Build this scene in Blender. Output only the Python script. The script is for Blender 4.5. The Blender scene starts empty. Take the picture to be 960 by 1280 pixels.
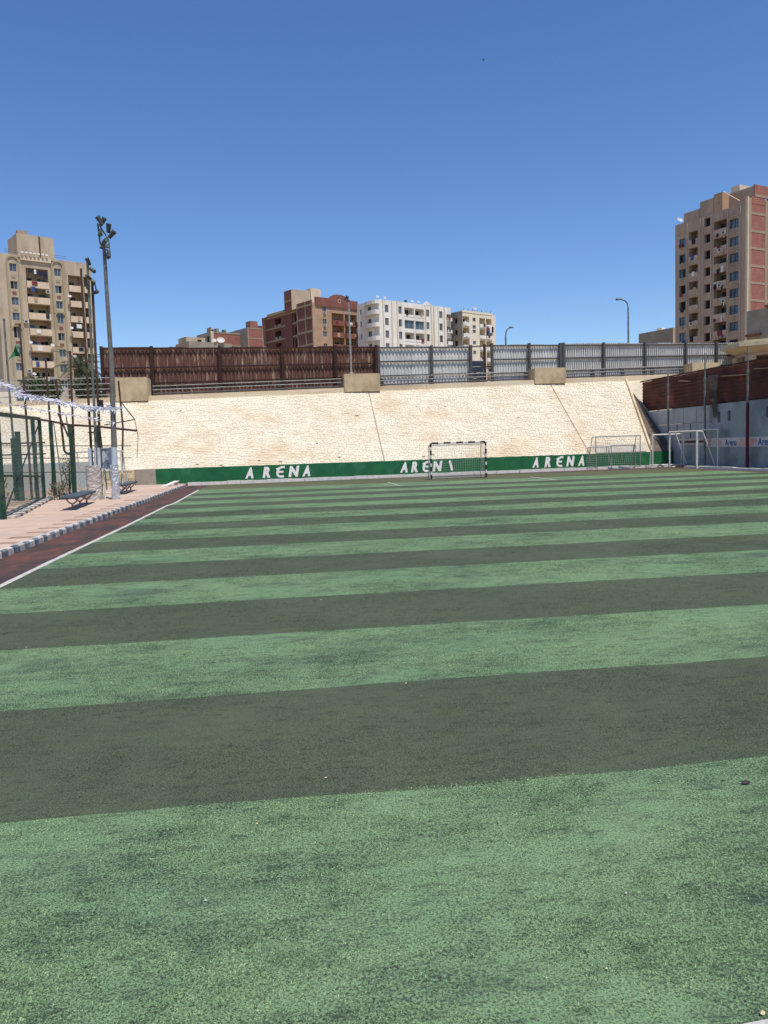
import bpy, math, random
import numpy as np
from mathutils import Vector, Matrix
R = math.radians
random.seed(7)
scn = bpy.context.scene
col = scn.collection

# ------------------------------------------------------------------ camera
FPX = 980.0 / 1280.0
cam = bpy.data.cameras.new('camera')
cam.sensor_fit = 'VERTICAL'; cam.sensor_height = 36.0; cam.lens = 36.0 * FPX
cam.clip_start = 0.05; cam.clip_end = 6000
camo = bpy.data.objects.new('camera', cam); col.objects.link(camo)
pitch, roll, yaw = .0827, .0311, .1291
fw = Vector((math.sin(yaw)*math.cos(pitch), math.cos(yaw)*math.cos(pitch), -math.sin(pitch)))
rt = Vector((math.cos(yaw), -math.sin(yaw), 0)); up = rt.cross(fw)
c_, s_ = math.cos(roll), math.sin(roll)
r2 = rt*c_ - up*s_; u2 = rt*s_ + up*c_
M = Matrix((r2, u2, -fw)).transposed().to_4x4(); M.translation = Vector((0, 0, 1.75))
camo.matrix_world = M
scn.camera = camo
# ------------------------------------------------------------------ light
SUN_EL, SUN_AZ = 67.0, 155.0          # azimuth from +Y towards +X
w = bpy.data.worlds.new('World'); scn.world = w; w.use_nodes = True
nt = w.node_tree; bg = nt.nodes['Background']
sky = nt.nodes.new('ShaderNodeTexSky'); sky.sky_type = 'NISHITA'; sky.sun_disc = False
sky.sun_elevation = R(SUN_EL); sky.sun_rotation = R(SUN_AZ)
sky.altitude = 100; sky.air_density = 1.0; sky.dust_density = 0.0; sky.ozone_density = 5.0
hsv = nt.nodes.new('ShaderNodeHueSaturation'); hsv.inputs['Saturation'].default_value = 1.15; hsv.inputs['Hue'].default_value = .508      # camera colour rendering
nt.links.new(sky.outputs[0], hsv.inputs['Color']); nt.links.new(hsv.outputs[0], bg.inputs[0]); bg.inputs[1].default_value = 0.143
sl = bpy.data.lights.new('sun', 'SUN'); sl.energy = 4.4; sl.angle = R(0.53); sl.color = (1, .955, .88)
so = bpy.data.objects.new('sun', sl); col.objects.link(so)
sd = Vector((math.sin(R(SUN_AZ))*math.cos(R(SUN_EL)), math.cos(R(SUN_AZ))*math.cos(R(SUN_EL)), math.sin(R(SUN_EL))))
so.rotation_euler = sd.to_track_quat('Z', 'Y').to_euler(); so.location = (0, -20, 60)
scn.view_settings.view_transform = 'Standard'; scn.view_settings.look = 'None'
scn.view_settings.exposure = 0.0; scn.view_settings.gamma = 1

# ------------------------------------------------------------------ materials
def lin(c):
    return tuple(((v/255)/12.92 if v/255 <= .04045 else ((v/255+.055)/1.055)**2.4) for v in c)
MATS = {}
def mat(name, c, c2=None, scale=3.0, rough=.8, metal=0, bump=0.0, bscale=40, rnd=0.0, stretch=(1, 1, 1),
        c3=None, scale3=.5, amt3=.5, tone=0.0, spec=.3, lo=.35, hi=.65, det=6, th3=.55, bdist=.01):
    if name in MATS: return MATS[name]
    m = bpy.data.materials.new(name); m.use_nodes = True; MATS[name] = m
    N = m.node_tree.nodes; L = m.node_tree.links
    b = N['Principled BSDF']; b.inputs['Roughness'].default_value = rough; b.inputs['Metallic'].default_value = metal
    b.inputs['Specular IOR Level'].default_value = spec
    tc = N.new('ShaderNodeTexCoord'); mp = N.new('ShaderNodeMapping'); L.new(tc.outputs['Object'], mp.inputs[0])
    mp.inputs['Scale'].default_value = stretch
    rgb = N.new('ShaderNodeRGB'); rgb.outputs[0].default_value = (*c, 1); out = rgb.outputs[0]
    def mix(a, colr, fac):
        x = N.new('ShaderNodeMix'); x.data_type = 'RGBA'
        L.new(a, x.inputs[6]); x.inputs[7].default_value = (*colr, 1); L.new(fac, x.inputs[0]); return x.outputs[2]
    if c2:
        n = N.new('ShaderNodeTexNoise'); n.inputs['Scale'].default_value = scale; n.inputs['Detail'].default_value = det
        n.inputs['Roughness'].default_value = .65
        L.new(mp.outputs[0], n.inputs[0])
        mr = N.new('ShaderNodeMapRange'); mr.inputs[1].default_value = lo; mr.inputs[2].default_value = hi
        L.new(n.outputs[0], mr.inputs[0]); out = mix(out, c2, mr.outputs[0])
    if c3:
        n = N.new('ShaderNodeTexNoise'); n.inputs['Scale'].default_value = scale3; n.inputs['Detail'].default_value = 5
        L.new(mp.outputs[0], n.inputs[0])
        mr = N.new('ShaderNodeMapRange'); mr.inputs[1].default_value = th3; mr.inputs[2].default_value = th3+.14
        mr.inputs[4].default_value = amt3
        L.new(n.outputs[0], mr.inputs[0]); out = mix(out, c3, mr.outputs[0])
    if rnd or tone:
        hs = N.new('ShaderNodeHueSaturation'); L.new(out, hs.inputs['Color'])
        mr = N.new('ShaderNodeMapRange')
        if rnd:
            oi = N.new('ShaderNodeObjectInfo'); L.new(oi.outputs['Random'], mr.inputs[0]); a = rnd
        else:
            at = N.new('ShaderNodeAttribute'); at.attribute_name = 'tone'; L.new(at.outputs['Fac'], mr.inputs[0]); a = tone
        mr.inputs[3].default_value = 1-a; mr.inputs[4].default_value = 1+a
        L.new(mr.outputs[0], hs.inputs['Value']); out = hs.outputs[0]
    L.new(out, b.inputs['Base Color'])
    if bump:
        n = N.new('ShaderNodeTexNoise'); n.inputs['Scale'].default_value = bscale; n.inputs['Detail'].default_value = 4
        L.new(mp.outputs[0], n.inputs[0])
        bp = N.new('ShaderNodeBump'); bp.inputs['Strength'].default_value = bump; bp.inputs['Distance'].default_value = bdist
        L.new(n.outputs[0], bp.inputs['Height']); L.new(bp.outputs[0], b.inputs['Normal'])
    return m

def brickmat(name, c1, c2, mortar, sx=4.0, w=.26, h=.09):
    if name in MATS: return MATS[name]
    m = bpy.data.materials.new(name); m.use_nodes = True; MATS[name] = m
    N = m.node_tree.nodes; L = m.node_tree.links; b = N['Principled BSDF']; b.inputs['Roughness'].default_value = .9
    tc = N.new('ShaderNodeTexCoord'); br = N.new('ShaderNodeTexBrick')
    sx_ = N.new('ShaderNodeSeparateXYZ'); cx = N.new('ShaderNodeCombineXYZ'); ad = N.new('ShaderNodeMath'); ad.operation = 'ADD'
    L.new(tc.outputs['Object'], sx_.inputs[0]); L.new(sx_.outputs[0], ad.inputs[0]); L.new(sx_.outputs[1], ad.inputs[1])
    L.new(ad.outputs[0], cx.inputs[0]); L.new(sx_.outputs[2], cx.inputs[1]); L.new(cx.outputs[0], br.inputs[0])
    br.inputs['Scale'].default_value = 1; br.inputs['Brick Width'].default_value = w; br.inputs['Row Height'].default_value = h
    br.inputs['Mortar Size'].default_value = .012
    br.inputs['Color1'].default_value = (*c1, 1); br.inputs['Color2'].default_value = (*c2, 1); br.inputs['Mortar'].default_value = (*mortar, 1)
    n = N.new('ShaderNodeTexNoise'); n.inputs['Scale'].default_value = .8; n.inputs['Detail'].default_value = 10; L.new(tc.outputs['Object'], n.inputs[0])
    mx = N.new('ShaderNodeMix'); mx.data_type = 'RGBA'; mx.blend_type = 'MULTIPLY'; mr = N.new('ShaderNodeMapRange')
    mr.inputs[1].default_value = .3; mr.inputs[2].default_value = .7; mr.inputs[3].default_value = .82; mr.inputs[4].default_value = 1.12
    L.new(n.outputs[0], mr.inputs[0]); mx.inputs[0].default_value = 1
    L.new(br.outputs[0], mx.inputs[6]); L.new(mr.outputs[0], mx.inputs[7]); L.new(mx.outputs[2], b.inputs['Base Color'])
    return m

# ------------------------------------------------------------------ mesh helpers
class MB:
    def __init__(s): s.v = []; s.f = []; s.t = []
    def face(s, pts, tone=None):
        i = len(s.v); s.v += [tuple(p) for p in pts]; s.f.append(tuple(range(i, i+len(pts)))); s.t.append(tone if tone is not None else .5)
    def hexa(s, p, tone=None):   # 8 pts: bottom 0-3 ccw, top 4-7
        i = len(s.v); s.v += [tuple(q) for q in p]
        for f in ((3, 2, 1, 0), (4, 5, 6, 7), (0, 1, 5, 4), (1, 2, 6, 5), (2, 3, 7, 6), (3, 0, 4, 7)):
            s.f.append(tuple(i+k for k in f)); s.t.append(.5 if tone is None else tone)
    def box(s, x0, x1, y0, y1, z0, z1, tone=None):
        s.hexa([(x0, y0, z0), (x1, y0, z0), (x1, y1, z0), (x0, y1, z0), (x0, y0, z1), (x1, y0, z1), (x1, y1, z1), (x0, y1, z1)], tone); return s
    def obox(s, O, d, n, a0, a1, b0, b1, z0, z1):   # oriented box: a along d, b along n (outward)
        P = lambda a, b, z: (O[0]+d[0]*a+n[0]*b, O[1]+d[1]*a+n[1]*b, z)
        s.hexa([P(a0, b1, z0), P(a1, b1, z0), P(a1, b0, z0), P(a0, b0, z0), P(a0, b1, z1), P(a1, b1, z1), P(a1, b0, z1), P(a0, b0, z1)]); return s
    def tube(s, p0, p1, r0, r1=None, n=8, caps=True):
        r1 = r0 if r1 is None else r1
        p0 = Vector(p0); p1 = Vector(p1); d = (p1-p0).normalized()
        a = d.orthogonal().normalized(); b = d.cross(a); i = len(s.v)
        for p, r in ((p0, r0), (p1, r1)):
            for k in range(n):
                t = 2*math.pi*k/n; s.v.append(tuple(p+a*r*math.cos(t)+b*r*math.sin(t)))
        for k in range(n):
            s.f.append((i+k, i+(k+1) % n, i+n+(k+1) % n, i+n+k)); s.t.append(.5)
        if caps:
            s.f.append(tuple(i+k for k in reversed(range(n)))); s.f.append(tuple(i+n+k for k in range(n))); s.t += [.5, .5]
        return s
    def path(s, pts, r, n=6):
        for a, b in zip(pts, pts[1:]): s.tube(a, b, r, n=n)
        return s
    def build(s, name, m, parent=None, smooth=False):
        off = Vector((0, 0, 0)); p = parent
        while p is not None: off += p.location; p = p.parent
        me = bpy.data.meshes.new(name)
        me.from_pydata([(v[0]-off[0], v[1]-off[1], v[2]-off[2]) for v in s.v], [], s.f)
        me.materials.append(m)
        at = me.attributes.new('tone', 'FLOAT', 'FACE'); at.data.foreach_set('value', s.t)
        if smooth: me.polygons.foreach_set('use_smooth', [True]*len(me.polygons))
        me.update()
        o = bpy.data.objects.new(name, me); col.objects.link(o)
        if parent: o.parent = parent
        return o

def tag(o, label=None, cat=None, group=None, kind=None):
    if label: o['label'] = label
    if cat: o['category'] = cat
    if group: o['group'] = group
    if kind: o['kind'] = kind
    return o
def thing(name, loc, label, cat, group=None, rz=0):
    o = bpy.data.objects.new(name, None); o.empty_display_size = .2; col.objects.link(o); o.location = loc; o.rotation_euler.z = rz
    return tag(o, label, cat, group)
def struct(mb, name, m, **k): return tag(mb.build(name, m, **k), kind='structure')
def dup(root, loc, rz=0, label=None):
    r = root.copy(); col.objects.link(r); r.location = loc; r.rotation_euler.z = rz
    if label: r['label'] = label
    for ch in root.children:
        c = ch.copy(); col.objects.link(c); c.parent = r
        for g in ch.children:
            d = g.copy(); col.objects.link(d); d.parent = c
    return r

# palette
def turfmat(name, c, light, dark, patch, patch_amt, tone=0):
    m = bpy.data.materials.new(name); m.use_nodes = True; MATS[name] = m
    N = m.node_tree.nodes; L = m.node_tree.links; b = N['Principled BSDF']; b.inputs['Roughness'].default_value = .9
    b.inputs['Specular IOR Level'].default_value = .15
    tc = N.new('ShaderNodeTexCoord')
    def noise(scale, det, lo, hi, stretch=(1, 1, 1), rough=.6):
        mp = N.new('ShaderNodeMapping'); mp.inputs['Scale'].default_value = stretch; L.new(tc.outputs['Object'], mp.inputs[0])
        n = N.new('ShaderNodeTexNoise'); n.inputs['Scale'].default_value = scale; n.inputs['Detail'].default_value = det
        n.inputs['Roughness'].default_value = rough
        L.new(mp.outputs[0], n.inputs[0]); r = N.new('ShaderNodeMapRange'); r.inputs[1].default_value = lo; r.inputs[2].default_value = hi
        L.new(n.outputs[0], r.inputs[0]); return r.outputs[0], n.outputs[0]
    def mx(a, cc, f, k=1.0):
        x = N.new('ShaderNodeMix'); x.data_type = 'RGBA'
        if a is None: x.inputs[6].default_value = (*c, 1)
        else: L.new(a, x.inputs[6])
        x.inputs[7].default_value = (*cc, 1)
        if k != 1:
            mm = N.new('ShaderNodeMath'); mm.operation = 'MULTIPLY'; L.new(f, mm.inputs[0]); mm.inputs[1].default_value = k; f = mm.outputs[0]
        L.new(f, x.inputs[0]); return x.outputs[2]
    f6, _ = noise(15, 8, .52, .64, (.34, 1, 1), .8); f7, _ = noise(3.2, 9, .52, .62, (.55, 1, 1), .8); f1, _ = noise(90, 3, .5, .68, (1, 1, 1)); f2, h2 = noise(120, 3, .5, .6, (1, 1, 1))
    f3, _ = noise(1.2, 10, .50, .62, (.6, 1, 1), .78); f4, _ = noise(.35, 6, .4, .65)
    f5, _ = noise(6, 8, .52, .72, (.7, 1, 1), .7)
    def comb(raw_a, raw_b, wa, lo, hi):      # patches made of denser specks
        m1 = N.new('ShaderNodeMath'); m1.operation = 'MULTIPLY'; L.new(raw_a, m1.inputs[0]); m1.inputs[1].default_value = wa
        m2 = N.new('ShaderNodeMath'); m2.operation = 'MULTIPLY_ADD'; L.new(raw_b, m2.inputs[0]); m2.inputs[1].default_value = 1-wa; L.new(m1.outputs[0], m2.inputs[2])
        r = N.new('ShaderNodeMapRange'); r.inputs[1].default_value = lo; r.inputs[2].default_value = hi; L.new(m2.outputs[0], r.inputs[0]); return r.outputs[0]
    _, n3 = noise(1.2, 10, .5, .62, (.6, 1, 1), .78); _, n7 = noise(3.4, 9, .52, .62, (.55, 1, 1), .8); _, sp = noise(70, 5, .5, .6, (1, 1, 1), .8)
    f3 = comb(n3, sp, .5, .505, .58); f7 = comb(n7, sp, .5, .515, .58)
    o = mx(None, light, f1, .75); o = mx(o, dark, f2, .85); o = mx(o, patch, f3, patch_amt); o = mx(o, dark, f5, .35); o = mx(o, light, f4, .25); o = mx(o, dark, f6, .6); o = mx(o, patch, f7, patch_amt*.75)
    if tone:
        hs = N.new('ShaderNodeHueSaturation'); L.new(o, hs.inputs['Color']); at = N.new('ShaderNodeAttribute'); at.attribute_name = 'tone'
        mr = N.new('ShaderNodeMapRange'); mr.inputs[3].default_value = 1.05-tone; mr.inputs[4].default_value = 1.05+tone
        L.new(at.outputs['Fac'], mr.inputs[0]); L.new(mr.outputs[0], hs.inputs['Value']); o = hs.outputs[0]
        hm = N.new('ShaderNodeMapRange'); hm.inputs[3].default_value = .52; hm.inputs[4].default_value = .475
        L.new(at.outputs['Fac'], hm.inputs[0]); L.new(hm.outputs[0], hs.inputs['Hue'])
        L.new(o, b.inputs['Base Color']); return m
    L.new(o, b.inputs['Base Color'])
    bp = N.new('ShaderNodeBump'); bp.inputs['Strength'].default_value = .7; bp.inputs['Distance'].default_value = .006
    L.new(h2, bp.inputs['Height']); L.new(bp.outputs[0], b.inputs['Normal'])
    return m
TLC = (lin((111, 141, 103)), lin((152, 175, 123)), lin((44, 56, 48)), lin((46, 53, 53)), .88)
TDC = (lin((81, 92, 69)), lin((104, 113, 84)), lin((46, 54, 44)), lin((58, 64, 60)), .5)
TL = turfmat('turf_light_green', *TLC); TD = turfmat('turf_dark_green', *TDC)
TRK = mat('track', lin((112, 74, 66)), lin((76, 68, 64)), 3.0, .95, bump=.5, bscale=200, c3=lin((68, 64, 62)), scale3=1.6, amt3=.85, th3=.47, stretch=(1, .4, 1), lo=.42, hi=.6, det=10, spec=.1)
LINE = mat('line_paint', lin((212, 205, 196)), lin((165, 160, 150)), 14, .9, bump=.3, bscale=150, spec=.1)
CONC = mat('concrete_tan', lin((198, 176, 142)), lin((172, 150, 118)), 1.6, .9, bump=.3, bscale=30, c3=lin((140, 122, 98)), scale3=.7, amt3=.4)
CAPM = mat('cap_concrete', lin((222, 202, 172)), lin((202, 180, 148)), .8, .9, bump=.3, bscale=30, c3=lin((160, 132, 100)), scale3=.5, amt3=.5, stretch=(.4, 1, 2))
MORT = mat('mortar', lin((206, 192, 166)), lin((186, 170, 142)), 1.2, .95, bump=.5, bscale=50)
STONE = mat('stone', lin((228, 218, 196)), lin((218, 204, 174)), .5, .9, bump=.35, bscale=12, c3=lin((212, 184, 150)), scale3=.3, amt3=.75, th3=.52, tone=.07)
RAWST = mat('raw_stone', lin((222, 200, 156)), lin((186, 166, 134)), 1.5, .95, bump=.8, bscale=8, tone=.15)
GREEN = mat('green_paint', lin((34, 108, 64)), lin((28, 92, 54)), 1.8, .75, bump=.3, bscale=20, c3=lin((66, 122, 86)), scale3=1.6, amt3=.5, det=10, hi=.6)
WHITE = mat('white_paint', lin((228, 224, 212)), lin((205, 198, 186)), 6, .7, bump=.2, bscale=40)
KW = mat('kerb_white', lin((210, 198, 186)), lin((176, 158, 146)), 3, .85, bump=.4, bscale=25, rnd=.14, c3=lin((128, 120, 114)), scale3=5, amt3=.6, th3=.58)
KB = mat('kerb_blue', lin((78, 106, 122)), lin((120, 130, 132)), 5, .85, bump=.4, bscale=25, rnd=.25, c3=lin((170, 156, 142)), scale3=6, amt3=.6, th3=.54)
KG = mat('kerb_grey', lin((84, 94, 100)), lin((120, 116, 108)), 5, .85, bump=.4, bscale=25, rnd=.2)
PAVE = mat('paver', lin((202, 176, 154)), lin((186, 160, 140)), 1.2, .9, bump=.35, bscale=30, rnd=.09, c3=lin((204, 164, 148)), scale3=.6, amt3=.5)
PBED = mat('paver_bed', lin((172, 150, 126)), lin((136, 114, 94)), 3, .95, bump=.4)
DIRT = mat('dirt', lin((176, 146, 116)), lin((150, 120, 94)), .8, .95, bump=.6, bscale=14)
PLAT = mat('plateau_ground', lin((170, 150, 122)), lin((150, 130, 104)), .3, .95)
BROWN = mat('rust_sheet', lin((118, 84, 72)), lin((84, 58, 50)), 5, .85, c3=lin((196, 168, 142)), scale3=2.2, amt3=.65, th3=.56, stretch=(3.0, 1, .35), rnd=.12, spec=.25)
BRFR = mat('rust_frame', lin((48, 30, 26)), lin((66, 38, 30)), 6, .7)
GREY = mat('grey_sheet', lin((214, 210, 202)), lin((188, 184, 178)), 4, .95, c3=lin((96, 74, 62)), scale3=1.6, amt3=.7, th3=.62, stretch=(2.5, 1, .35), rnd=.09, spec=.05)
DKFR = mat('dark_frame', lin((68, 68, 70)), lin((88, 82, 78)), 5, .6)
NAVY = mat('navy_panel', lin((52, 60, 76)), lin((42, 46, 58)), 3, .6)
RAILM = mat('rail_metal', lin((168, 168, 164)), lin((130, 128, 122)), 6, .5, metal=.2)
GALV = mat('galvanised_steel', lin((128, 130, 124)), lin((96, 98, 92)), 4, .55, metal=.3)
POLEG = mat('pole_greygreen', lin((122, 118, 112)), lin((94, 94, 88)), 3, .6, c3=lin((120, 96, 74)), scale3=2, amt3=.5)
RUSTP = mat('rusty_pole', lin((92, 70, 56)), lin((66, 52, 46)), 5, .8)
PGREEN = mat('green_steel', lin((22, 58, 46)), lin((38, 70, 54)), 3, .6, c3=lin((96, 96, 70)), scale3=2.5, amt3=.5)
FOIL = mat('foil_wrap', lin((226, 226, 226)), lin((186, 186, 188)), 9, .35, metal=.45, bump=.9, bscale=9, bdist=.05)
FOILB = mat('tan_wrap', lin((206, 196, 184)), lin((170, 158, 148)), 7, .5, metal=.1, bump=.8, bscale=9, bdist=.04)
CHAIN = mat('chain_wire', lin((120, 134, 126)), None, rough=.5, metal=.3)
BLACK = mat('black_paint', lin((48, 30, 36)), lin((64, 46, 50)), 8, .6)
MAROON = mat('maroon_paint', lin((96, 24, 40)), lin((80, 20, 34)), 6, .6)
SEAT = mat('bench_blue_grey', lin((66, 84, 98)), lin((88, 96, 100)), 8, .6)
BLEG = mat('bench_leg_pink', lin((186, 146, 138)), lin((140, 108, 102)), 10, .7)
NETM = mat('net_cord', lin((196, 190, 180)), None, rough=.9)
SIDEW = mat('side_wall_paint', lin((158, 160, 160)), lin((140, 144, 146)), .9, .85, bump=.3, bscale=14, c3=lin((98, 100, 98)), scale3=.6, amt3=.6, th3=.5)
SIDEP = mat('side_wall_panel', lin((168, 172, 172)), lin((150, 154, 156)), .9, .8, c3=lin((120, 120, 118)), scale3=.8, amt3=.5)
BLUEW = mat('faded_blue_paint', lin((160, 174, 174)), lin((186, 174, 150)), .9, .9, bump=.4, bscale=12)
BLUET = mat('blue_letters', lin((30, 84, 140)), None, rough=.6)
PINK = mat('faded_red_print', lin((214, 150, 140)), lin((222, 178, 166)), 4, .7)
BANW = mat('banner_white', lin((214, 206, 202)), lin((190, 176, 172)), 3, .7)
GLASS = mat('window_glass', lin((86, 106, 122)), lin((52, 62, 74)), .8, .15, spec=.6, rnd=.35)
GLASSD = mat('dark_opening', lin((26, 24, 26)), None, rough=.6)
BLUEG = mat('blue_glass', lin((104, 122, 134)), lin((60, 72, 84)), .8, .12, spec=.6, rnd=.25)
FRAMEM = mat('window_frame', lin((176, 166, 150)), None, rough=.6)
SANDW = mat('sand_render', lin((192, 174, 150)), lin((170, 150, 126)), .5, .9, c3=lin((144, 124, 102)), scale3=.4, amt3=.55, stretch=(1, 1, .35), det=10)
SANDL = mat('sand_render_light', lin((216, 196, 170)), lin((200, 178, 150)), .4, .9)
TRIM = mat('trim_olive', lin((160, 148, 118)), None, rough=.9)
TAUPE = mat('taupe_render', lin((180, 158, 138)), lin((160, 138, 118)), .5, .9, c3=lin((132, 110, 92)), scale3=.4, amt3=.5, stretch=(1, 1, .3), det=10)
TAUPL = mat('taupe_light', lin((190, 170, 152)), lin((174, 154, 136)), .4, .9)
WHR = mat('white_render', lin((234, 230, 220)), lin((218, 210, 196)), .5, .9, c3=lin((186, 172, 148)), scale3=.3, amt3=.5, stretch=(2, 2, .3))
CRMR = mat('cream_render', lin((230, 218, 196)), lin((214, 200, 176)), .5, .9, stretch=(2, 2, .3))
REDBR = mat('red_brown_render', lin((138, 90, 76)), lin((120, 76, 64)), .5, .85)
TANR = mat('tan_render', lin((182, 150, 122)), lin((162, 132, 106)), .5, .9)
BRICK = brickmat('red_brick', lin((160, 84, 68)), lin((132, 66, 56)), lin((160, 130, 112)))
BRICKD = brickmat('dark_brick', lin((134, 74, 60)), lin((112, 60, 50)), lin((110, 84, 74)))
CFRAME = mat('concrete_frame', lin((158, 140, 118)), lin((150, 132, 108)), .6, .9)
GREYB = mat('grey_building', lin((158, 148, 134)), lin((140, 130, 116)), .5, .9)
DISH = mat('dish_white', lin((196, 192, 184)), None, rough=.5)
LEAF = mat('leaf_dark', lin((62, 76, 52)), lin((92, 98, 66)), 3, .7, tone=.45)
LEAFD = mat('leaf_dry', lin((122, 112, 88)), lin((92, 92, 70)), 4, .8, tone=.4)
BARK = mat('bark', lin((110, 90, 70)), lin((80, 64, 50)), 8, .95, bump=.6)
FLAGM = mat('flag_green', lin((40, 110, 70)), lin((150, 170, 150)), 2, .8, lo=.55, hi=.6)
CLOTHS = [mat('cloth_'+n, lin(c), None, rough=.9) for n, c in (('dark', (40, 42, 60)), ('white', (220, 218, 214)), ('blue', (60, 84, 130)), ('maroon', (120, 50, 60)), ('tan', (180, 150, 120)))]

# ------------------------------------------------------------------ ground, pitch, track
Y0, SW = 3.856, 1.8025
edge = lambda n: Y0+SW*n
g = MB(); g.box(-60, 60, -30, 52, -1.2, -.03); struct(g, 'ground', DIRT)
XL, XR = -3.86, 22.6
pitch_root = bpy.data.objects.new('pitch', None); col.objects.link(pitch_root); tag(pitch_root, kind='structure')
rs = np.random.RandomState(3)
def wob(n, xs):
    r = np.random.RandomState(100+n)
    k = np.interp(xs, np.linspace(XL-.1, XR+.1, 24), r.uniform(-.028, .028, 24)); k2 = np.interp(xs, np.linspace(XL-.1, XR+.1, 110), r.uniform(-.007, .007, 110))
    return edge(n)+k+k2
xs = np.linspace(XL, XR, 220)
for n in range(-5, 18):
    a = wob(n, xs); b = wob(n+1, xs) if n < 17 else np.full_like(xs, 37.75)
    s = MB()
    for i in range(len(xs)-1): s.face([(xs[i], a[i], 0), (xs[i+1], a[i+1], 0), (xs[i+1], b[i+1], 0), (xs[i], b[i], 0)])
    s.build('turf_strip', TD if n % 2 == 0 else TL, pitch_root)
OLIVE = turfmat('turf_olive', lin((92, 98, 70)), lin((120, 120, 84)), lin((58, 60, 48)), lin((84, 74, 62)), .7)
s = MB(); s.face([(XL, 37.75, 0), (XR, 37.75, 0), (XR, 43.0, 0), (XL, 43.0, 0)]); s.build('turf_end_strip', OLIVE, pitch_root)
def wallY(x, o=0): return 44.9 + .07*x + o
# track round the pitch
s = MB()
s.face([(-4.95, -8, -.004), (XL, -8, -.004), (XL, 43.0, -.004), (-4.95, 43.0, -.004)])
s.face([(-4.95, 43.0, -.004), (23.6, 43.0, -.004), (23.6, 45.4, -.004), (-4.95, 43.2, -.004)])
s.face([(XR, -8, -.004), (23.6, -8, -.004), (23.6, 43, -.004), (XR, 43, -.004)])
struct(s, 'track', TRK)
# painted lines (each its own sheet, 4 mm over the turf)
lroot = bpy.data.objects.new('pitch_lines', None); col.objects.link(lroot); tag(lroot, kind='structure')
def strip(pts, wd, seed=0, z=.004, m=LINE):
    r = random.Random(seed); s = MB(); pl = []
    for (x0, y0), (x1, y1) in zip(pts, pts[1:]):
        L = math.hypot(x1-x0, y1-y0); n = max(2, int(L/.25)); dx, dy = (x1-x0)/L, (y1-y0)/L
        for i in range(n+1):
            t = i/n*L; pl.append((x0+dx*t, y0+dy*t, -dy, dx, wd/2+r.uniform(-.008, .008), wd/2+r.uniform(-.008, .008)))
    for a, b in zip(pl, pl[1:]):
        if abs(a[0]-b[0])+abs(a[1]-b[1]) < 1e-6: continue
        s.face([(a[0]-a[2]*a[4], a[1]-a[3]*a[4], z), (b[0]-b[2]*b[4], b[1]-b[3]*b[4], z), (b[0]+b[2]*b[5], b[1]+b[3]*b[5], z), (a[0]+a[2]*a[5], a[1]+a[3]*a[5], z)])
    s.build('painted_line', m, lroot)
strip([(-3.86, -8), (-3.9, 14), (-3.84, 20), (-3.86, 27.2), (-3.76, 28.2), (-3.88, 37.8)], .10, 1)
strip([(5.28, 34.55), (12.45, 34.55)], .08, 2); strip([(5.26, 34.58), (5.24, 38.4)], .07, 3); strip([(12.5, 34.55), (12.6, 38.8)], .09, 4)
strip([(1.16, 1.965), (1.45, 1.995), (3.4, 2.04)], .12, 9, z=.009)
# near turf: real fibres over the first metres, fading out with distance
def blades(name, N_, y0, y1, m_sel, seed, mlist):
    r = np.random.RandomState(seed)
    y = y0+(y1-y0)*r.rand(N_)**2.1
    x = r.uniform(-1.0, 1.0, N_); half = .52*y+.35; x = x*half + .13*y
    a = r.uniform(0, 2*np.pi, N_); L = r.uniform(.003, .009, N_)*(1+.16*y); wd = r.uniform(.0006, .0012, N_)*(1+.26*y)
    h = r.uniform(.001, .006, N_)*(1+.05*y)
    dx, dy = np.cos(a), np.sin(a)
    P = np.zeros((N_, 3, 3), np.float32)
    P[:, 0, 0] = x-dy*wd; P[:, 0, 1] = y+dx*wd; P[:, 1, 0] = x+dy*wd; P[:, 1, 1] = y-dx*wd
    P[:, 2, 0] = x+dx*L; P[:, 2, 1] = y+dy*L; P[:, 2, 2] = h; P[:, :2, 2] = .0005
    n = np.floor((y-Y0)/SW).astype(int); dark = (n % 2 == 0)
    rg = np.random.RandomState(77); pn = np.zeros(N_)      # worn patches: fewer fibres
    for sc_, am in ((1.3, 1.0), (3.1, .8), (7.0, .5), (15, .35)):
        for q in range(4):
            th = rg.uniform(0, 6.28); ph = rg.uniform(0, 6.28); pn += am*np.sin((x*np.cos(th)*.7+y*np.sin(th))*sc_*rg.uniform(.8, 1.6)*1.9+ph+1.3*np.sin((x*np.sin(th)-y*np.cos(th))*sc_+q))
    pn = pn/3.2
    keep = (dark if m_sel else ~dark) & (r.rand(N_) < np.clip(.62-.75*pn, .06, 1)) & (x > XL+.02) & (x < XR)
    P = P[keep]; k = len(P)
    me = bpy.data.meshes.new(name); me.vertices.add(k*3); me.vertices.foreach_set('co', P.ravel())
    me.loops.add(k*3); me.loops.foreach_set('vertex_index', np.arange(k*3)); me.polygons.add(k)
    me.polygons.foreach_set('loop_start', np.arange(k)*3); me.polygons.foreach_set('loop_total', np.full(k, 3))
    at = me.attributes.new('tone', 'FLOAT', 'FACE'); at.data.foreach_set('value', r.rand(k).astype(np.float32))
    me.materials.append(mlist); me.update(); me.validate()
    o = bpy.data.objects.new(name, me); col.objects.link(o); o.parent = pitch_root; tag(o, kind='stuff'); return o
BLL = turfmat('fibre_light', lin((116, 145, 103)), lin((158, 180, 126)), *TLC[2:], tone=.75)
BLD = turfmat('fibre_dark', *TDC, tone=.62)
blades('turf_fibres', 1150000, 1.7, 24, False, 1, BLL)
blades('turf_fibres', 700000, 1.7, 24, True, 2, BLD)

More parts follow.
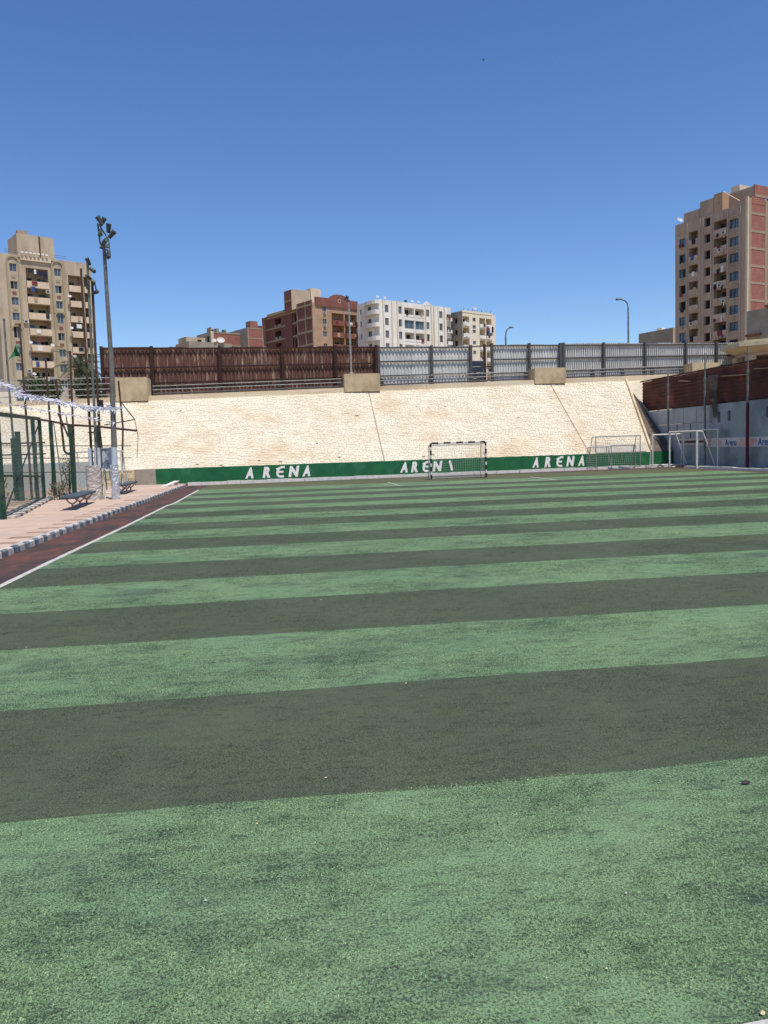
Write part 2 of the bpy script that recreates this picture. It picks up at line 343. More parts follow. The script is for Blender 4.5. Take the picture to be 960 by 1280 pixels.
# litter on the turf
def bit(x, y, sx, sy, h, m, name, label, cat, seed=0):
    r = random.Random(seed); s = MB(); n = 7; ring = []
    for k in range(n):
        t = 2*math.pi*k/n; q = r.uniform(.7, 1.1); ring.append((x+sx*math.cos(t)*q, y+sy*math.sin(t)*q, .008+r.uniform(0, h*.5)))
    top = (x, y, .01+h)
    for k in range(n): s.face([ring[k], ring[(k+1) % n], top])
    s.face(list(reversed(ring))); tag(s.build(name, m), label, cat)
bit(2.26, 3.56, .028, .016, .014, BLACK, 'dark_scrap', 'small dark scrap lying on the light turf near the right edge', 'litter', 4)
bit(1.375, 2.075, .010, .008, .010, RAWST, 'pebble', 'tan pebble beside the white line in the bottom right corner', 'pebble', 5)
for i, (x, y) in enumerate([(.17, 4.05), (-.36, 3.0), (-2.05, 4.6), (-.18, 3.6), (1.25, 2.75), (-1.35, 2.3), (1.0, 2.35), (.85, 5.6), (2.8, 9.3), (-2.4, 7.5), (.4, 9.0)]):
    bit(x, y, .004+.0007*y, .003+.0006*y, .004, WHITE if i % 3 else RAWST, 'turf_speck', None, None, 20+i)
for o in [o for o in col.objects if o.name.startswith('turf_speck')]: o.parent = pitch_root

# ------------------------------------------------------------------ kerbs and pavement
kerb = bpy.data.objects.new('kerb', None); col.objects.link(kerb); tag(kerb, kind='structure')
def kblock(x0, x1, y0, y1, z0, z1, m, r):
    s = MB(); j = lambda: r.uniform(-.006, .006); c = .018
    xa, xb, ya, yb = x0+j(), x1+j(), y0+.004, y1-.004; zt = z1+j()
    i = [(xa, ya, z0), (xb, ya, z0), (xb, yb, z0), (xa, yb, z0)]; m_ = [(xa, ya, zt-c), (xb, ya, zt-c), (xb, yb, zt-c), (xa, yb, zt-c)]
    t = [(xa+c, ya+c, zt), (xb-c, ya+c, zt), (xb-c, yb-c, zt), (xa+c, yb-c, zt)]
    for lo, hi in ((i, m_), (m_, t)):
        for k in range(4): s.face([lo[k], lo[(k+1) % 4], hi[(k+1) % 4], hi[k]])
    s.face(t); return s
r = random.Random(5); y = 8.0; k = 0
while y < 41.9:
    L = .31*(1+r.uniform(-.14, .14)); kb = kblock(-5.13, -4.95, y, y+L, -.05, .12, KW, r).build('kerb_block', KW, kerb)
    if k % 2:      # faded blue paint over the front face and the front of the top
        q = MB(); e0, e1, e2 = (r.uniform(.005, .03) for _ in range(3)); tt = r.uniform(.02, .09)
        q.face([(-4.938, y+e0, -.003), (-4.938, y+L-e1, -.003), (-4.938, y+L-e2, .1), (-4.938, y+e0, .102)])
        q.face([(-4.938, y+e0, .102), (-4.938, y+L-e2, .1), (-4.962, y+L-e2, .131), (-4.962, y+e0, .131)])
        q.face([(-4.962, y+e0, .131), (-4.962, y+L-e2, .131), (-4.962-tt, y+L-e1-.01, .132), (-4.962-tt*.7, y+e0+.01, .132)]); q.build('paint_patch', KB, kb)
    y += L; k += 1
y = 22.4; k = 0
while y < 38.5:   # kerb along the fence
    x = -7.2-(y-22.2)*.1765 if y < 33 else -9.2
    m = KG if k % 2 else KW
    kblock(x-.2, x, y, y+.52, -.05, .2, m, r).build('kerb_block', m, kerb); y += .53; k += 1
# pavement slabs
pav = bpy.data.objects.new('pavement', None); col.objects.link(pav); tag(pav, kind='structure')
s = MB(); s.face([(-24, 8, .07), (-5.13, 8, .07), (-5.13, 44.6, .07), (-24, 44.6, .07)]); s.build('sand_bed', PBED, pav)
protos = []
for i in range(4):
    s = kblock(-.5, .5, -.25, .25, -.05, .03, PAVE, r); o = s.build('paving_slab', PAVE, pav); protos.append(o)
first = [True]*4; cnt = 0
yy = 14.0; row = 0
while yy < 43.6:
    xx = -5.66-(0 if row % 2 else .5)
    lim = -8.1-(max(yy, 23)-23)*.125 if yy < 33 else -9.2
    while xx > lim and cnt < 296:
        i = r.randrange(4)
        if first[i]: o = protos[i]; first[i] = False
        else: o = protos[i].copy(); col.objects.link(o)
        o.location = (xx, yy, .085+r.uniform(-.006, .006)); o.rotation_euler = (r.uniform(-.006, .006), r.uniform(-.006, .006), r.uniform(-.01, .01)); xx -= 1.012; cnt += 1
    yy += .512 if yy < 30 else .512; row += 1
# raised walkway at the foot of the back wall and along the right wall
def edge_kerb(pts, name, z1, m, wd=.25, step=.7):
    rr = random.Random(9)
    for (x0, y0), (x1, y1) in zip(pts, pts[1:]):
        L = math.hypot(x1-x0, y1-y0); n = int(L/step); dx, dy = (x1-x0)/L, (y1-y0)/L
        for i in range(n):
            a = i*L/n; b = (i+1)*L/n-.012; s = MB(); q = rr.uniform(-.02, .015); wq = wd+rr.uniform(-.03, .05)
            P = lambda t, o_, z: (x0+dx*t-dy*o_, y0+dy*t+dx*o_, z)
            s.hexa([P(a, -wq+wd, -.05), P(b, -wq+wd, -.05), P(b, wd, -.05), P(a, wd, -.05), P(a, -wq+wd, z1+q), P(b, -wq+wd, z1+q), P(b, wd, z1+q), P(a, wd, z1+q)])
            s.build(name, m, kerb)
edge_kerb([(-5.0, wallY(-5, -1.25)), (23.7, wallY(23.7, -1.25))], 'kerb_stone', .17, WHITE)
edge_kerb([(23.5, 43.0), (23.5, 12)][::-1], 'kerb_stone', .13, WHITE, wd=.24, step=1.2)
s = MB()
s.hexa([(-5.1, wallY(-5.1, -1.0), -.05), (24.5, wallY(24.5, -1.0), -.05), (24.5, wallY(24.5, .1), -.05), (-5.1, wallY(-5.1, .1), -.05),
        (-5.1, wallY(-5.1, -1.0), .1), (24.5, wallY(24.5, -1.0), .1), (24.5, wallY(24.5, .1), .1), (-5.1, wallY(-5.1, .1), .1)])
s.box(23.51, 24.5, 12, wallY(24.1, -1.01), -.05, .1)
struct(s, 'walkway', mat('walkway', lin((150, 122, 106)), lin((112, 90, 80)), 2, .95, bump=.5))

# ------------------------------------------------------------------ sloping retaining wall
RUN = 7.0
zs = lambda x: 5.1+.025*(x+9)
BZ = .93
wall = thing('retaining_wall', (8, 45.4, 0), 'long sloping wall of cream stone blocks with a green painted foot behind the goal', 'wall')
XA, XB = -22.0, 26.5
s = MB()    # mortar body of the slope
P = lambda x, v, o=0: (x, wallY(x, v*RUN)-.0, BZ+(zs(x)-BZ)*v-o)
n = 24
for i in range(n):
    x0 = XA+(XB-XA)*i/n; x1 = XA+(XB-XA)*(i+1)/n
    s.face([P(x0, 0, .012), P(x1, 0, .012), P(x1, 1, .012), P(x0, 1, .012)])
s.build('mortar_bed', MORT, wall)
rr = random.Random(11); s = MB()
v = 0.0; slope_len = 8.4; joints = (6.0, 18.85)
while v < slope_len-.05:
    hgt = rr.uniform(.13, .2); v1 = min(v+hgt, slope_len); x = XA+rr.uniform(0, .3)
    while x < 24.6 - .0:
        wdt = rr.uniform(.13, .3); x1 = x+wdt
        for j in joints:
            if x < j < x1: x1 = j-.03
        gp = .006+rr.uniform(0, .009); pr = rr.uniform(-.004, .022)
        tz = -math.atan2(1, 1)*0
        q = []
        for (xx, vv) in ((x+gp, v+gp), (x1-gp, v+gp), (x1-gp, v1-gp), (x+gp, v1-gp)):
            q.append((xx+rr.uniform(-.01, .01), vv+rr.uniform(-.008, .008)))
        def S(xx, vv, o): 
            b = P(xx, vv/slope_len); return (b[0], b[1]-.53*o, b[2]+.85*o)
        b4 = [S(a, c, -.04) for a, c in q]; t4 = [S(a*1+(.012 if i in (0, 3) else -.012), c+(.012 if i < 2 else -.012), pr) for i, (a, c) in enumerate(q)]
        lim = 22.85+1.95*(v/slope_len)
        if x1 < lim:
            tn = min(1, max(0, rr.gauss(.55, .22)))
            if rr.random() < .012: tn = 0.0
            for i in range(4): s.face([b4[i], b4[(i+1) % 4], t4[(i+1) % 4], t4[i]], tn)
            s.face(t4, tn)
        x = x1 if x1 not in [j-.03 for j in joints] else x1+.06
        if any(abs(x-(j-.03)) < .001 for j in joints): x += .06
    v = v1
o = s.build('slope_stones', STONE, wall); tag(o, kind='stuff')
# green band and the parts of the foot either side of it
def wbox(x0, x1, o0, o1, z0, z1):
    s = MB(); s.hexa([(x0, wallY(x0, o0), z0), (x1, wallY(x1, o0), z0), (x1, wallY(x1, o1), z0), (x0, wallY(x0, o1), z0),
                      (x0, wallY(x0, o0), z1), (x1, wallY(x1, o0), z1), (x1, wallY(x1, o1), z1), (x0, wallY(x0, o1), z1)]); return s
for x0, x1 in ((-6.8, 3.09), (3.1, 13.6), (13.61, 24.4)):
    wbox(x0, x1, -.06, .5, 0, BZ).build('green_band', GREEN, wall)
wbox(-7.9, -6.81, -.03, .5, 0, BZ).build('plaster_patch', mat('plaster', lin((168, 158, 144)), lin((150, 138, 120)), 2, .9, bump=.4), wall)
s = MB()
for i in range(4):
    z0 = i*.23; x = -9.88
    while x < -7.95:
        wdt = rr.uniform(.25, .5); x1 = min(x+wdt, -7.92); o_ = -rr.uniform(0, .05); m_ = wbox(x+.01, x1-.01, o_, .4, z0+.01, z0+.225)
        k = len(s.v); s.v += m_.v; s.f += [tuple(k+q for q in f) for f in m_.f]; s.t += [rr.random()]*6; x = x1
tag(s.build('foot_stones', RAWST, wall), kind='stuff')
wbox(-24, -9.9, -.05, .4, 0, 1.45).build('faded_blue_foot', BLUEW, wall)
s = MB(); PL = mat('grey_plaster', lin((190, 182, 168)), lin((170, 160, 146)), 2, .9, bump=.4)
s.face([P(19.3, .001, -.05), P(22.7, .001, -.05), P(22.95, .1, -.05), P(19.3, .1, -.05)])
s.build('plaster_patch', PL, wall)
# joints
for j in joints:
    s = MB(); s.face([P(j-.012, 0, -.02), P(j+.02, 0, -.02), P(j+.02, 1, -.02), P(j-.012, 1, -.02)])
    s.build('movement_joint', mat('joint', lin((136, 114, 92)), None), wall)
for xw, vw, q in ((-3.3, .01, .1), (.0, .03, .12), (-1.2, .05, .08), (4.9, .62, .14), (8.4, .03, .1), (9.0, .05, .1), (3.4, .06, .08), (12.2, .04, .08), (-4.6, .03, .09), (2.2, .25, .06), (15.4, .5, .07), (-6.0, .8, .07), (10.8, .7, .06)):
    s = MB(); s.face([P(xw-q, vw, -.028), P(xw+q*.8, vw-.002, -.028), P(xw+q, vw+.012, -.028), P(xw-q*.5, vw+.016, -.028)]); s.build('weep_hole', MATS['joint'], wall)
# cap
xs_ = np.linspace(XA, 34, 15)
for a, b in zip(xs_, xs_[1:]):
    b -= .015; s = MB(); q = []
    for z in (-.25, .30):
        q += [(a, wallY(a, RUN-.05), zs(a)+z), (b, wallY(b, RUN-.05), zs(b)+z), (b, wallY(b, RUN+1.6), zs(b)+z), (a, wallY(a, RUN+1.6), zs(a)+z)]
    s.hexa(q); s.build('cap_block', CAPM, wall)
# coping at the right end of the slope, and the strip of painted shade beside it
s = MB(); A = P(22.95, 0, 0); B = P(24.55, 1, 0)
ax = Vector(A); bx_ = Vector(B); dd = (bx_-ax).normalized(); side = Vector((1, 0, 0)); nn = Vector((0, -.5, .86))
q = []
for o1, o2 in ((-.05, 0), (.05, .32)): pass
for zz in (-.1, .14):
    for t, sd_ in ((-.35, 0), (0, .22)): pass
def cop(t, sv, h): return tuple(ax+(bx_-ax)*t+side*sv+nn*h)
s.hexa([cop(0, 0, -.1), cop(0, .14, -.1), cop(1.03, .14, -.1), cop(1.03, 0, -.1), cop(0, 0, .16), cop(0, .14, .12), cop(1.03, .14, .12), cop(1.03, 0, .16)])
s.build('edge_coping', CAPM, wall)
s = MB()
for k in range(14):     # slope between coping and side wall, wall shadow painted in as darker stone
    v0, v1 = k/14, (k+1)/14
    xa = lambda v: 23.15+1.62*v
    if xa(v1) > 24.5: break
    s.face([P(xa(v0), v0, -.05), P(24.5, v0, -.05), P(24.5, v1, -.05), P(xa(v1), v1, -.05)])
s.build('painted_shade_strip', mat('shaded_stone', lin((120, 104, 90)), lin((84, 72, 62)), 3, .95, bump=.8, bscale=8), wall)
# letters
def font_letter(ch, x0, x1, z0, z1, m, parent, place, lean=.22, ext=.006, bold=.03, name='letter'):
    cu = bpy.data.curves.new('tmp', 'FONT'); cu.body = ch; cu.offset = bold; cu.extrude = 0
    to = bpy.data.objects.new('tmp', cu); col.objects.link(to)
    dg = bpy.context.evaluated_depsgraph_get(); me = bpy.data.meshes.new_from_object(to.evaluated_get(dg))
    bpy.data.objects.remove(to); bpy.data.curves.remove(cu)
    V = np.array([v.co[:2] for v in me.vertices]); mn, mx_ = V.min(0), V.max(0)
    H = z1-z0; W = x1-x0-lean*H
    s = MB(); F = [tuple(p.vertices) for p in me.polygons]
    for u, v_ in V:
        vn = (v_-mn[1])/(mx_[1]-mn[1]); un = (u-mn[0])/(mx_[0]-mn[0])
        s.v.append(place(x0+(lean*H*vn if lean > 0 else lean*H*(vn-1))+un*(W if lean > 0 else x1-x0+lean*H), z0+H*vn, ext))
    s.f = F; s.t = [.5]*len(F); bpy.data.meshes.remove(me)
    return s.build(name, m, parent)
LETW = mat('letter_white', lin((246, 242, 234)), lin((234, 228, 216)), 5, .7)
plw = lambda x, z, e: (x, wallY(x, -.06-e), z)
def stroke(pts, wd, m, parent, place, ext=.006, name='letter'):
    s = MB(); L_ = []; n_ = len(pts)
    for i in range(n_):
        a = pts[max(0, i-1)]; b = pts[min(n_-1, i+1)]; dx, dz = b[0]-a[0], b[1]-a[1]; l = math.hypot(dx, dz); L_.append((-dz/l*wd/2, dx/l*wd/2))
    for i in range(n_-1):
        (a, b), (c, d) = pts[i], pts[i+1]; (e, f), (g_, h) = L_[i], L_[i+1]
        s.face([place(a-e, b-f, ext), place(c-g_, d-h, ext), place(c+g_, d+h, ext), place(a+e, b+f, ext)])
    return s
def euro(x0, x1, z0, z1):
    H = z1-z0; W = (x1-x0)*.86; sh = lambda u, v_: (x0+u*W+.12*H*v_+.02, z0+v_*H)
    arc = [(.98, .93), (.62, .93), (.36, .84), (.2, .66), (.16, .45), (.2, .24), (.38, .1), (.62, .07), (.95, .09)]
    s = stroke([sh(*p) for p in arc], .125, WHITE, wall, plw)
    t = stroke([sh(*p) for p in ((.2, .5), (.86, .5))], .11, WHITE, wall, plw, ext=.007)
    u = stroke([sh(*p) for p in ((.0, .74), (.28, .84))], .10, WHITE, wall, plw, ext=.0075)
    for q in (t, u):
        k = len(s.v); s.v += q.v; s.f += [tuple(k+i for i in f) for f in q.f]; s.t += q.t
    s.build('letter', LETW, wall)
for word in (((-2.0, -1.42, 'A'), (-1.03, -.48, 'R'), (-.32, .24, 'E'), (.42, 1.06, 'N'), (1.2, 1.77, 'A')),
             ((6.9, 7.47, 'A'), (7.56, 8.08, 'R'), (8.2, 8.72, 'E'), (8.85, 9.48, 'N'), (9.82, 10.16, '\\')),
             ((15.08, 15.6, 'A'), (15.86, 16.38, 'R'), (16.58, 17.08, 'E'), (17.27, 17.84, 'N'), (18.03, 18.57, 'A'))):
    for x0, x1, ch in word:
        if ch == 'E': euro(x0, x1, .22, .84)
        elif ch == '\\': stroke([(x0+.1, .84), (x1-.1, .24)], .14, WHITE, wall, plw).build('letter', LETW, wall)
        else: font_letter(ch, x0, x1, .22, .84, LETW, wall, plw, lean=.18, bold=.062)

# ------------------------------------------------------------------ upper level: ground, blocks, guard rails, sheet fences
s = MB(); s.face([(-900, 53.4, 5.0), (-24, 53.4, 5.0), (XA, wallY(XA, RUN+1.5), 5.0), (34, wallY(34, RUN+1.5), 5.0), (900, 56, 5.0), (2500, 3500, 5.0), (-2500, 3500, 5.0)])
struct(s, 'terrain', PLAT)
for x0, x1, lab, z1 in ((-10.0, -8.05, 'weathered concrete block at the left end of the wall top', 6.57), (4.4, 6.77, 'concrete block carrying the lamp post between brown and grey fence', 6.63),
                    (17.7, 19.93, 'concrete block on the wall top in front of the grey fence posts', 6.87), (29.75, 31.9, 'rightmost concrete block beside the small gatehouse', 7.1)):
    t = thing('concrete_block', ((x0+x1)/2, wallY(x0, 7.4), zs(x0)), lab, 'concrete block', 'concrete blocks along the wall top')
    s = MB(); c = .03; y0, y1 = wallY(x0, RUN-.15), wallY(x0, RUN+1.3); z0 = zs(x0)+.02
    s.box(x0, x1, y0, y1, z0, z1-.04); s.box(x0+c, x1-c, y0+c, y1-c, z1-.04, z1); s.build('block_body', CONC, t)
    nseg = 2 if z1 != 7.1 else 1
    for q in range(1, nseg+1):
        m_ = MB(); xx = x0+(x1-x0)*q/(nseg+1); m_.box(xx-.008, xx+.008, y0-.003, y0+.01, z0+.05, z1-.1); m_.build('form_line', MORT, t)
def guard(x0, x1, label, bays):
    t = thing('guard_rail', ((x0+x1)/2, wallY(x0, 8), zs(x0)+.3), label, 'guard rail', 'guard rails on the wall top')
    L = lambda x, h: (x, wallY(x, 8.0), zs(x)+h)
    for h, rad, m in ((.97, .028, RAILM), (.74, .028, RAILM), (.47, .055, DKFR)):
        MB().tube(L(x0, h), L(x1, h), rad, n=6).build('rail', m, t)
    for i in range(bays+1):
        x = x0+.15+(x1-x0-.3)*i/bays
        s = MB(); y = wallY(x, 8.07); s.box(x-.12, x+.12, y, y+.16, zs(x)+.28, zs(x)+.88); s.box(x-.17, x+.17, y-.05, y+.2, zs(x)+.29, zs(x)+.33); s.build('post', DKFR, t)
guard(-7.95, 4.3, 'metal guard rail in front of the brown sheet fence', 3)
guard(6.9, 17.6, 'metal guard rail in front of the light grey sheet fence', 3)
guard(20.05, 29.7, 'metal guard rail in front of the dark framed fence', 4)
# railing at far left with four bars
t = thing('parapet_railing', (-16, wallY(-16, 8), 5.2), 'four bar metal railing above the wall at the far left', 'railing')
for h in (.35, .72, 1.05, 1.42): MB().tube((-24, wallY(-24, 8), 5.25+h-.1), (-10.1, wallY(-10.1, 8), 5.25+h), .03, n=6).build('rail', RAILM, t)
for i in range(6):
    x = -23+i*2.5; MB().box(x-.05, x+.05, wallY(x, 8.04), wallY(x, 8.12), 5.2, 6.75).build('post', DKFR, t)

def corr(x0, x1, z0, z1, pitch_, depth, m, parent, ztop_jit=0, name='metal_sheet', off=10.0, seed=0):
    r_ = random.Random(seed); n_ = max(1, round((x1-x0)/pitch_)); w_ = (x1-x0)/n_; s = MB(); prof = []
    for i in range(n_):
        a = x0+i*w_; prof += [(a, 0), (a+.30*w_, 0), (a+.42*w_, -depth), (a+.88*w_, -depth)]
    prof.append((x1, 0)); th = .004
    zz = [z0+(z1-z0)*k/6 for k in range(7)]
    dz = r_.uniform(-.05, .03)*ztop_jit; bow = [r_.uniform(-.012, .012) for _ in zz]
    rows = [[(x, wallY(x, off+d+bow[k]), z+(dz if k == 6 else 0)) for x, d in prof] for k, z in enumerate(zz)]
    for k in range(6):
        for i in range(len(prof)-1): s.face([rows[k][i], rows[k][i+1], rows[k+1][i+1], rows[k+1][i]])
    for i in range(len(prof)-1):   # back skin gives the sheet thickness
        p0 = rows[6][i]; p1 = rows[6][i+1]; q0 = (p0[0], p0[1]+th, p0[2]); q1 = (p1[0], p1[1]+th, p1[2]); b0 = rows[0][i]; b1 = rows[0][i+1]
        s.face([p0, p1, q1, q0]); s.face([q0, q1, (b1[0], b1[1]+th, b1[2]), (b0[0], b0[1]+th, b0[2])])
    return s.build(name, m, parent)
def sheet_fence(label, name, posts, gaps, zt, zb, m, fr, pitch_, rails, sheet_w=1.15, frame_front=True, pw=.09, cd=.05):
    t = thing(name, (posts[0], wallY(posts[0], 10), zs(posts[0])), label, 'fence', 'sheet metal fences above the sloping wall')
    for i, (a, b) in enumerate(zip(posts, posts[1:])):
        if i in gaps: continue
        n_ = max(1, round((b-a)/sheet_w))
        for k in range(n_):
            xa = a+(b-a)*k/n_; xb = a+(b-a)*(k+1)/n_-.002
            corr(xa, xb, zs(xa)+zb, zt(xa), pitch_, cd, m, t, 1, seed=int(xa*100) & 0xffff)
    for x in posts:
        s = MB(); y = wallY(x, 9.68); s.box(x-pw, x+pw, y, y+.2, zs(x)-.3, zt(x)+.05); s.build('post', fr, t)
    for h in rails:
        for i, (a, b) in enumerate(zip(posts, posts[1:])):
            if i in gaps: continue
            a2, b2 = a+pw+.01, b-pw-.01
            z = lambda x: zs(x)+zb+(zt(x)-zs(x)-zb)*h
            s = MB(); q = []
            for dzz in (-.05, .05): q += [(a2, wallY(a2, 9.81), z(a2)+dzz), (b2, wallY(b2, 9.81), z(b2)+dzz), (b2, wallY(b2, 9.89), z(b2)+dzz), (a2, wallY(a2, 9.89), z(a2)+dzz)]
            s.hexa(q); s.build('rail', fr, t)
    return t
fx = lambda px: None
brown = sheet_fence('rust brown corrugated sheet fence on a dark steel frame', 'sheet_fence', [-11.3, -8.15, -3.75, .45, 4.1, 6.95], (), lambda x: 8.82, .15, BROWN, BRFR, .25, (.03, .33, .62, .97))
g1 = sheet_fence('light grey corrugated sheet fence with rusty stains', 'sheet_fence', [7.12, 10.95, 13.85], (), lambda x: 8.78, .15, GREY, DKFR, .26, (.02, .34, .66, .97))
g2 = sheet_fence('grey corrugated fence section left of the third concrete block', 'sheet_fence', [15.45, 18.3, 20.7], (), lambda x: 8.9, .2, GREY, DKFR, .21, (.03, .3, .63, .96))
g3 = sheet_fence('finely ribbed grey fence in a heavy dark frame, at the right', 'sheet_fence', [20.95, 24.15, 27.5, 30.9, 33.5, 37.2, 41], (), lambda x: 8.93, .25, GREY, DKFR, .165, (.03, .3, .62, .95), pw=.075, cd=.09)
t = thing('fence_gate', (14.5, wallY(14, 10), 5.4), 'narrow dark panel with open frame above it closing the fence gap', 'gate')
for k in range(5):
    z0 = 5.65+k*.42; MB().box(13.98, 14.8, wallY(14, 9.9), wallY(14, 9.96), z0, z0+.39).build('panel_board', NAVY, t)
MB().box(14.84, 15.0, wallY(15, 9.8), wallY(15, 9.95), 5.4, 8.9).build('post', BRFR, t)
MB().tube((13.9, wallY(14, 9.85), 8.72), (15.4, wallY(15.4, 9.85), 8.8), .04).build('top_bar', BRFR, t)
MB().tube((15.02, wallY(15, 9.85), 7.3), (15.4, wallY(15.4, 9.85), 7.3), .035).build('cross_bar', BRFR, t)

# ------------------------------------------------------------------ lamp posts behind
def lamp(x, y, z0, z1, arm, label, head_m=DKFR):
    t = thing('street_lamp', (x, y, z0), label, 'street lamp')
    s = MB(); s.tube((x, y, z0), (x, y, z1-.6), .09, .06); s.build('pole', GALV, t)
    pts = [(x, y, z1-.6), (x+arm*.06, y, z1-.25), (x+arm*.25, y, z1-.04), (x+arm*.6, y, z1+.06)]
    MB().path(pts, .045, 6).build('arm', GALV, t)
    h = MB(); xa, xb = sorted((x+arm*.5, x+arm)); h.hexa([(xa, y-.12, z1+.0), (xb, y-.12, z1+.04), (xb, y+.12, z1+.04), (xa, y+.12, z1+.0), (xa, y-.1, z1+.12), (xb, y-.08, z1+.1), (xb, y+.08, z1+.1), (xa, y+.1, z1+.12)])
    h.build('lamp_head', head_m, t); return t
lamp(26.6, 57.5, 5.0, 12.25, -.95, 'tall street lamp with its arm to the left, behind the grey fence')
lamp(17.0, 57.5, 5.0, 10.25, .6, 'short street lamp with its arm to the right, behind the grey fence')
t = thing('flood_lamp_post', (4.95, wallY(4.95, 7.6), 6.6), 'slim pole with dark floodlights standing on the second concrete block', 'lamp post')
yb = wallY(4.95, 7.6); MB().tube((4.95, yb, 6.66), (4.93, yb, 11.6), .07, .05).build('pole', RAILM, t)
MB().tube((4.95, yb, 6.6), (4.95, yb, 6.8), .16, .12).build('base', RAILM, t)
for dx, dz, q in ((-.3, .25, .3), (-.05, .05, -.2), (-.15, .38, .1)):
    s = MB(); s.hexa([(4.93+dx*.6+a, yb+b, 11.45+dz*.7+c+q*a) for c in (-.045, .045) for a, b in ((-.11, -.07), (.11, -.07), (.11, .07), (-.11, .07))]); s.build('floodlight', BLACK, t)
MB().tube((4.93, yb, 11.55), (4.78, yb, 11.85), .03).build('bracket', BLACK, t)

# ------------------------------------------------------------------ right side wall
sw = thing('side_wall', (24.5, 30, 0), 'grey blue painted wall along the right side with small slot windows', 'wall')
def swall(y0, y1, z0, z1, openings, m, name, t=.2, X=24.5):
    ys = sorted({y0, y1, *[v for o in openings for v in o[:2]]}); z_ = sorted({z0, z1, *[v for o in openings for v in o[2:]]})
    s = MB()
    for a, b in zip(ys, ys[1:]):
        for c, d in zip(z_, z_[1:]):
            if any(o[0] <= a and b <= o[1] and o[2] <= c and d <= o[3] for o in openings): continue
            s.face([(X, b, c), (X, a, c), (X, a, d), (X, b, d)])
    for o in openings:
        a, b, c, d = o
        s.face([(X, a, c), (X+t, a, c), (X+t, a, d), (X, a, d)]); s.face([(X, b, c), (X, b, d), (X+t, b, d), (X+t, b, c)])
        s.face([(X, a, c), (X, b, c), (X+t, b, c), (X+t, a, c)]); s.face([(X, a, d), (X+t, a, d), (X+t, b, d), (X, b, d)])
    s.face([(X+t+.05, y0, z0), (X+t+.05, y1, z0), (X+t+.05, y1, z1), (X+t+.05, y0, z1)]); s.face([(X, y0, z1), (X, y1, z1), (X+t+.05, y1, z1), (X+t+.05, y0, z1)])
    s.face([(X, y0, z0), (X+t+.05, y0, z0), (X+t+.05, y0, z1), (X, y0, z1)]); s.face([(X, y1, z0), (X, y1, z1), (X+t+.05, y1, z1), (X+t+.05, y1, z0)])
    return s.build(name, m, sw)
slots = [(41.3, 41.6, 2.55, 3.12), (40.3, 40.6, 2.6, 3.15), (38.6, 38.9, 2.63, 3.2), (36.85, 37.15, 2.65, 3.2), (35.2, 35.5, 2.65, 3.2)]
swall(20, 42.4, 0, 3.58, slots, SIDEW, 'wall_panel')
for a, b, c, d in slots: MB().box(24.63, 24.66, a+.01, b-.01, c+.01, d-.01).build('slot_window', BRICKD, sw)
ys = [42.42, 43.9, 45.4, 47.2, 48.8, 50.5]
for a, b in zip(ys, ys[1:]):
    MB().box(24.52, 24.7, a, b-.05, 2.62, 3.56).build('upper_panel', SIDEP, sw); MB().box(24.54, 24.7, a, b-.05, 0, 2.605).build('lower_panel', SIDEP, sw)
for y in (42.9, 44.6, 46.2): MB().box(24.515, 24.55, y-.03, y+.03, 1.7, 2.57).build('panel_strip', DKFR, sw)
for k in range(3):
    MB().box(24.49, 24.515, 43.0, 45.9, 1.3+k*.14, 1.3+k*.14+.1).build('painted_stripe', (BANW, MAROON, BANW)[k], sw)
# banner
bn = thing('banner', (24.48, 38, 1.2), 'long faded banner with blue Arena lettering along the grey right wall', 'banner')
s = MB(); s.box(24.47, 24.495, 28, 42.9, 1.17, 1.68); s.build('banner_sheet', BANW, bn)
for a, b in ((42.8, 41.25), (39.45, 38.9), (38.55, 37.9), (35.2, 34.6)):
    rb = random.Random(int(a*10)); s = MB()
    for k in range(7):
        cy = a+(b-a)*rb.random(); cz = rb.uniform(1.28, 1.55); q = rb.uniform(.1, .22); s.face([(24.466-k*.0004, cy-q*1.3, cz-q*.5), (24.466-k*.0004, cy+q, cz-q*.6), (24.466-k*.0004, cy+q*1.2, cz+q*.5), (24.466-k*.0004, cy-q, cz+q*.6)])
    s.build('faded_logo', PINK, bn)
plb = lambda u, z, e: (24.467-e, u, z)
def banner_word(ya, yb, z0, z1):      # reads from far (left in view) to near
    cu = bpy.data.curves.new('tmp', 'FONT'); cu.body = 'Arena'; cu.offset = .02
    to = bpy.data.objects.new('tmp', cu); col.objects.link(to); dg = bpy.context.evaluated_depsgraph_get()
    me = bpy.data.meshes.new_from_object(to.evaluated_get(dg)); bpy.data.objects.remove(to); bpy.data.curves.remove(cu)
    V = np.array([v.co[:2] for v in me.vertices]); mn, mx_ = V.min(0), V.max(0); s = MB()
    for u, v_ in V:
        s.v.append((24.462, ya+(yb-ya)*(u-mn[0])/(mx_[0]-mn[0]), z0+(z1-z0)*(v_-mn[1])/(mx_[1]-mn[1])))
    s.f = [tuple(p.vertices) for p in me.polygons]; s.t = [.5]*len(s.f); bpy.data.meshes.remove(me); s.build('lettering', BLUET, bn)
banner_word(40.75, 39.65, 1.23, 1.6); banner_word(37.75, 36.45, 1.23, 1.62); banner_word(34.3, 33.0, 1.23, 1.62)
